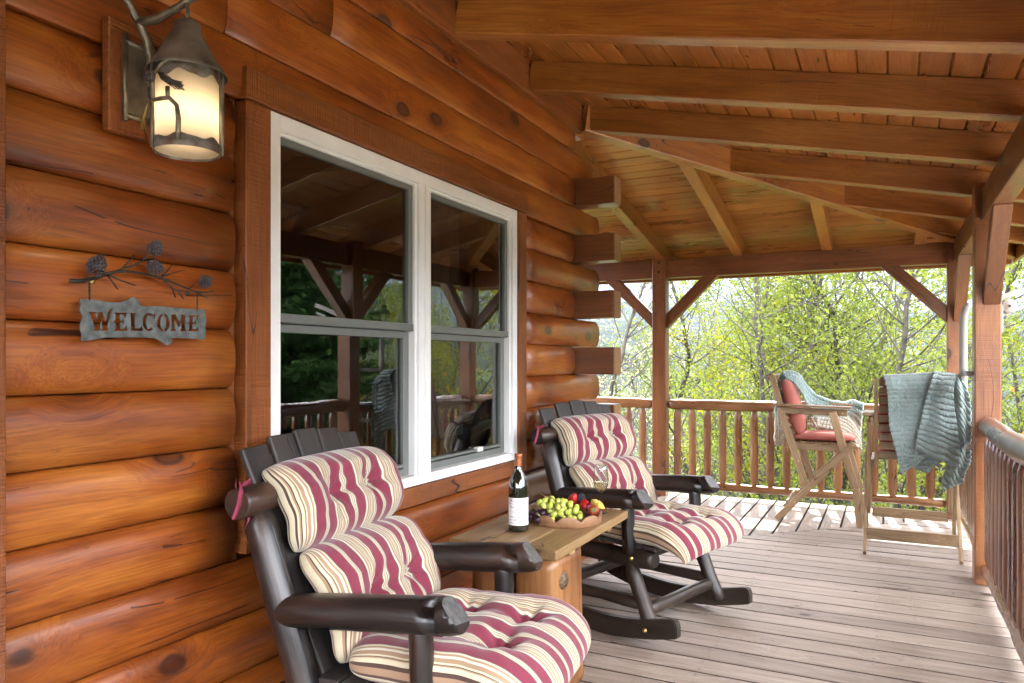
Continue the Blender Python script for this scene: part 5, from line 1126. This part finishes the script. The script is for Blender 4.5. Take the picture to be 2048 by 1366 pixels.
for k,(u,Y,kd,s,w) in enumerate(((1215,15,0,.80,'in the gap left of the far left post'),(1262,18,1,.78,'just left of the far left post, behind the log ends'),(1290,24,0,.95,'hazy, deep behind the left post'),(1362,14,1,.72,'right of the left far post, under its knee brace'),(1400,18,0,.92,'between the left post and the first green tree'),(1335,28,1,1.1,'distant, behind the left far post'),(1240,30,1,1.0,'distant, between the log corner and left post'))):
    x,y=pol(u,Y); place(BT[kd],x,y,k*2.1,s,'bare grey tree '+w,'bare trees beyond the porch')
# trees to the right of the house (also mirrored in the window)
rt_sp=[(3.4,13,2,.9,'right of the big post, nearest'),(5.8,16,0,.95,'behind the yellow tree at the right edge'),(4.6,20,3,.95,'deep at the right edge of the photo'),(6.9,12.2,1,.95,'mirrored in the window'),(6.4,15.5,3,1.0,'mirrored in the right window half'),(4.9,10.6,0,.85,'mirrored low in the window'),(8.6,18,1,1.15,'far behind the mirrored trees'),(10.6,15.5,3,1.1,'tall, behind the mirrored conifers'),(5.2,13,2,.9,'yellow tinged, mirrored beside the right window post')]
for k,(x,y,kd,s,w) in enumerate(rt_sp): place(GT[kd],x,y,k*1.3+.4,s,('yellow-green ' if kd==2 else 'bright green ')+'leafy tree '+w,'green trees right of the house')
def mkconifer(seed,H):
    rn=random.Random(seed); rng=np.random.default_rng(seed); b=MB(); b.tube([(0,0,H*i/8) for i in range(9)],[.16*(1-.95*i/8)+.01 for i in range(9)],8,cap=False); P=[]
    z=.8
    while z<H*.98:
        L=(H-z)*.30+.15
        for k in range(6):
            a=rn.uniform(0,6.28); n=int(L/.12)+2; dr=rn.uniform(.05,.25)
            pts=[(math.cos(a)*L*i/n,math.sin(a)*L*i/n,z-dr*L*(i/n)**1.0+.25*L*(i/n)**2) for i in range(n+1)]; b.tube(pts,[.018*(1-i/(n+1))+.003 for i in range(n+1)],3,cap=False)
            for p in pts[1:]:
                for q in range(9): P.append((p[0]+rn.gauss(0,.09),p[1]+rn.gauss(0,.09),p[2]+rn.gauss(0,.05)))
        z+=.24
    me=bpy.data.meshes.new('trunk'); me.from_pydata(b.v,[],b.f); me.materials.append(M_['bark']); me.update(); v,f=leafmesh(np.array(P),.10,rng,long=2.2); return me,npmesh('foliage',v,f,M_['needle'])
CF=mkconifer(5,12)
for k,(x,y,s,w) in enumerate(((5.9,9.4,.95,'nearest, mirrored in the left window half'),(9.3,13.2,1.15,'behind, mirrored near the window mullion'),(7.9,10.2,1.0,'mirrored at the left edge of the window'))): place(CF,x,y,k*1.1,s,'dark green conifer right of the porch, '+w,'conifers right of the house','conifer_tree')
# undergrowth: uncountable leaves of shrubs on the slope
rng=np.random.default_rng(9); NU=90000; az=rng.uniform(-.75,.95,NU); rr_=6.5+24*rng.uniform(0,1,NU)**1.2; X=rr_*np.sin(az)*1.05; Y=rr_*np.cos(az)+2
cl=np.array([noise.noise((x*.55,y*.55,1)) for x,y in zip(X,Y)]); hh=np.array([hgt(x,y) for x,y in zip(X,Y)]); top=np.clip(.9+cl*2.0,.05,2.2); keep=(cl>-.35)&((Y>8.4)|(X>2.0)); Z=hh+top*rng.uniform(.15,1,NU)**.6
v,f=leafmesh(np.stack([X,Y,Z],1)[keep],.11,rng,up=.6); um=npmesh('undergrowth',v,f,M_['under']); uo=bpy.data.objects.new('undergrowth',um); COL.objects.link(uo); tag(uo,'bright green shrubs and undergrowth covering the slope below the porch','undergrowth',kind='stuff')
rng=np.random.default_rng(19); NU=5000; c0=np.array([3.9,13.5,hgt(3.9,13.5)+2.3]); pts=c0+rng.normal(size=(NU,3))*np.array([.9,.9,.8]); v,f=leafmesh(pts,.10,rng); sb=empty('shrub',(3.9,13.5,hgt(3.9,13.5)),0,'orange-tinged shrub below the trees at the right edge','shrub')
a=bpy.data.objects.new('foliage',npmesh('foliage',v-np.array([3.9,13.5,hgt(3.9,13.5)]),f,M_['autumn'])); COL.objects.link(a); a.parent=sb
b=MB()
for k in range(9): b.tube([(0,0,-.1),(math.cos(k)*.3,math.sin(k)*.3,1.2),(math.cos(k)*.7,math.sin(k)*.7,2.6)],[.03,.02,.008],5,cap=False)
b.build('stems',M_['bark'],sb)

# ---- haze: the air between the porch and the ridges
hz=MB().box((0,0,60),(12400,12400,900)).build('haze',None) if False else None
me=bpy.data.meshes.new('haze'); b=bmesh.new(); bmesh.ops.create_cube(b,size=1)
for v in b.verts: v.co=Vector((v.co.x*17000,v.co.y*17000,-260 if v.co.z<0 else 620))
b.to_mesh(me); b.free(); hm=bpy.data.materials.new('haze'); hm.use_nodes=True; nt=hm.node_tree; nt.nodes.clear(); o=nt.nodes.new('ShaderNodeOutputMaterial'); pv=nt.nodes.new('ShaderNodeVolumePrincipled'); pv.inputs['Color'].default_value=(.36,.44,.80,1); pv.inputs['Density'].default_value=.00005; pv.inputs['Anisotropy'].default_value=.2; nt.links.new(pv.outputs[0],o.inputs['Volume'])
me.materials.append(hm); ho=bpy.data.objects.new('haze',me); COL.objects.link(ho); tag(ho,'pale blue haze in the air over the valley','haze',kind='stuff')
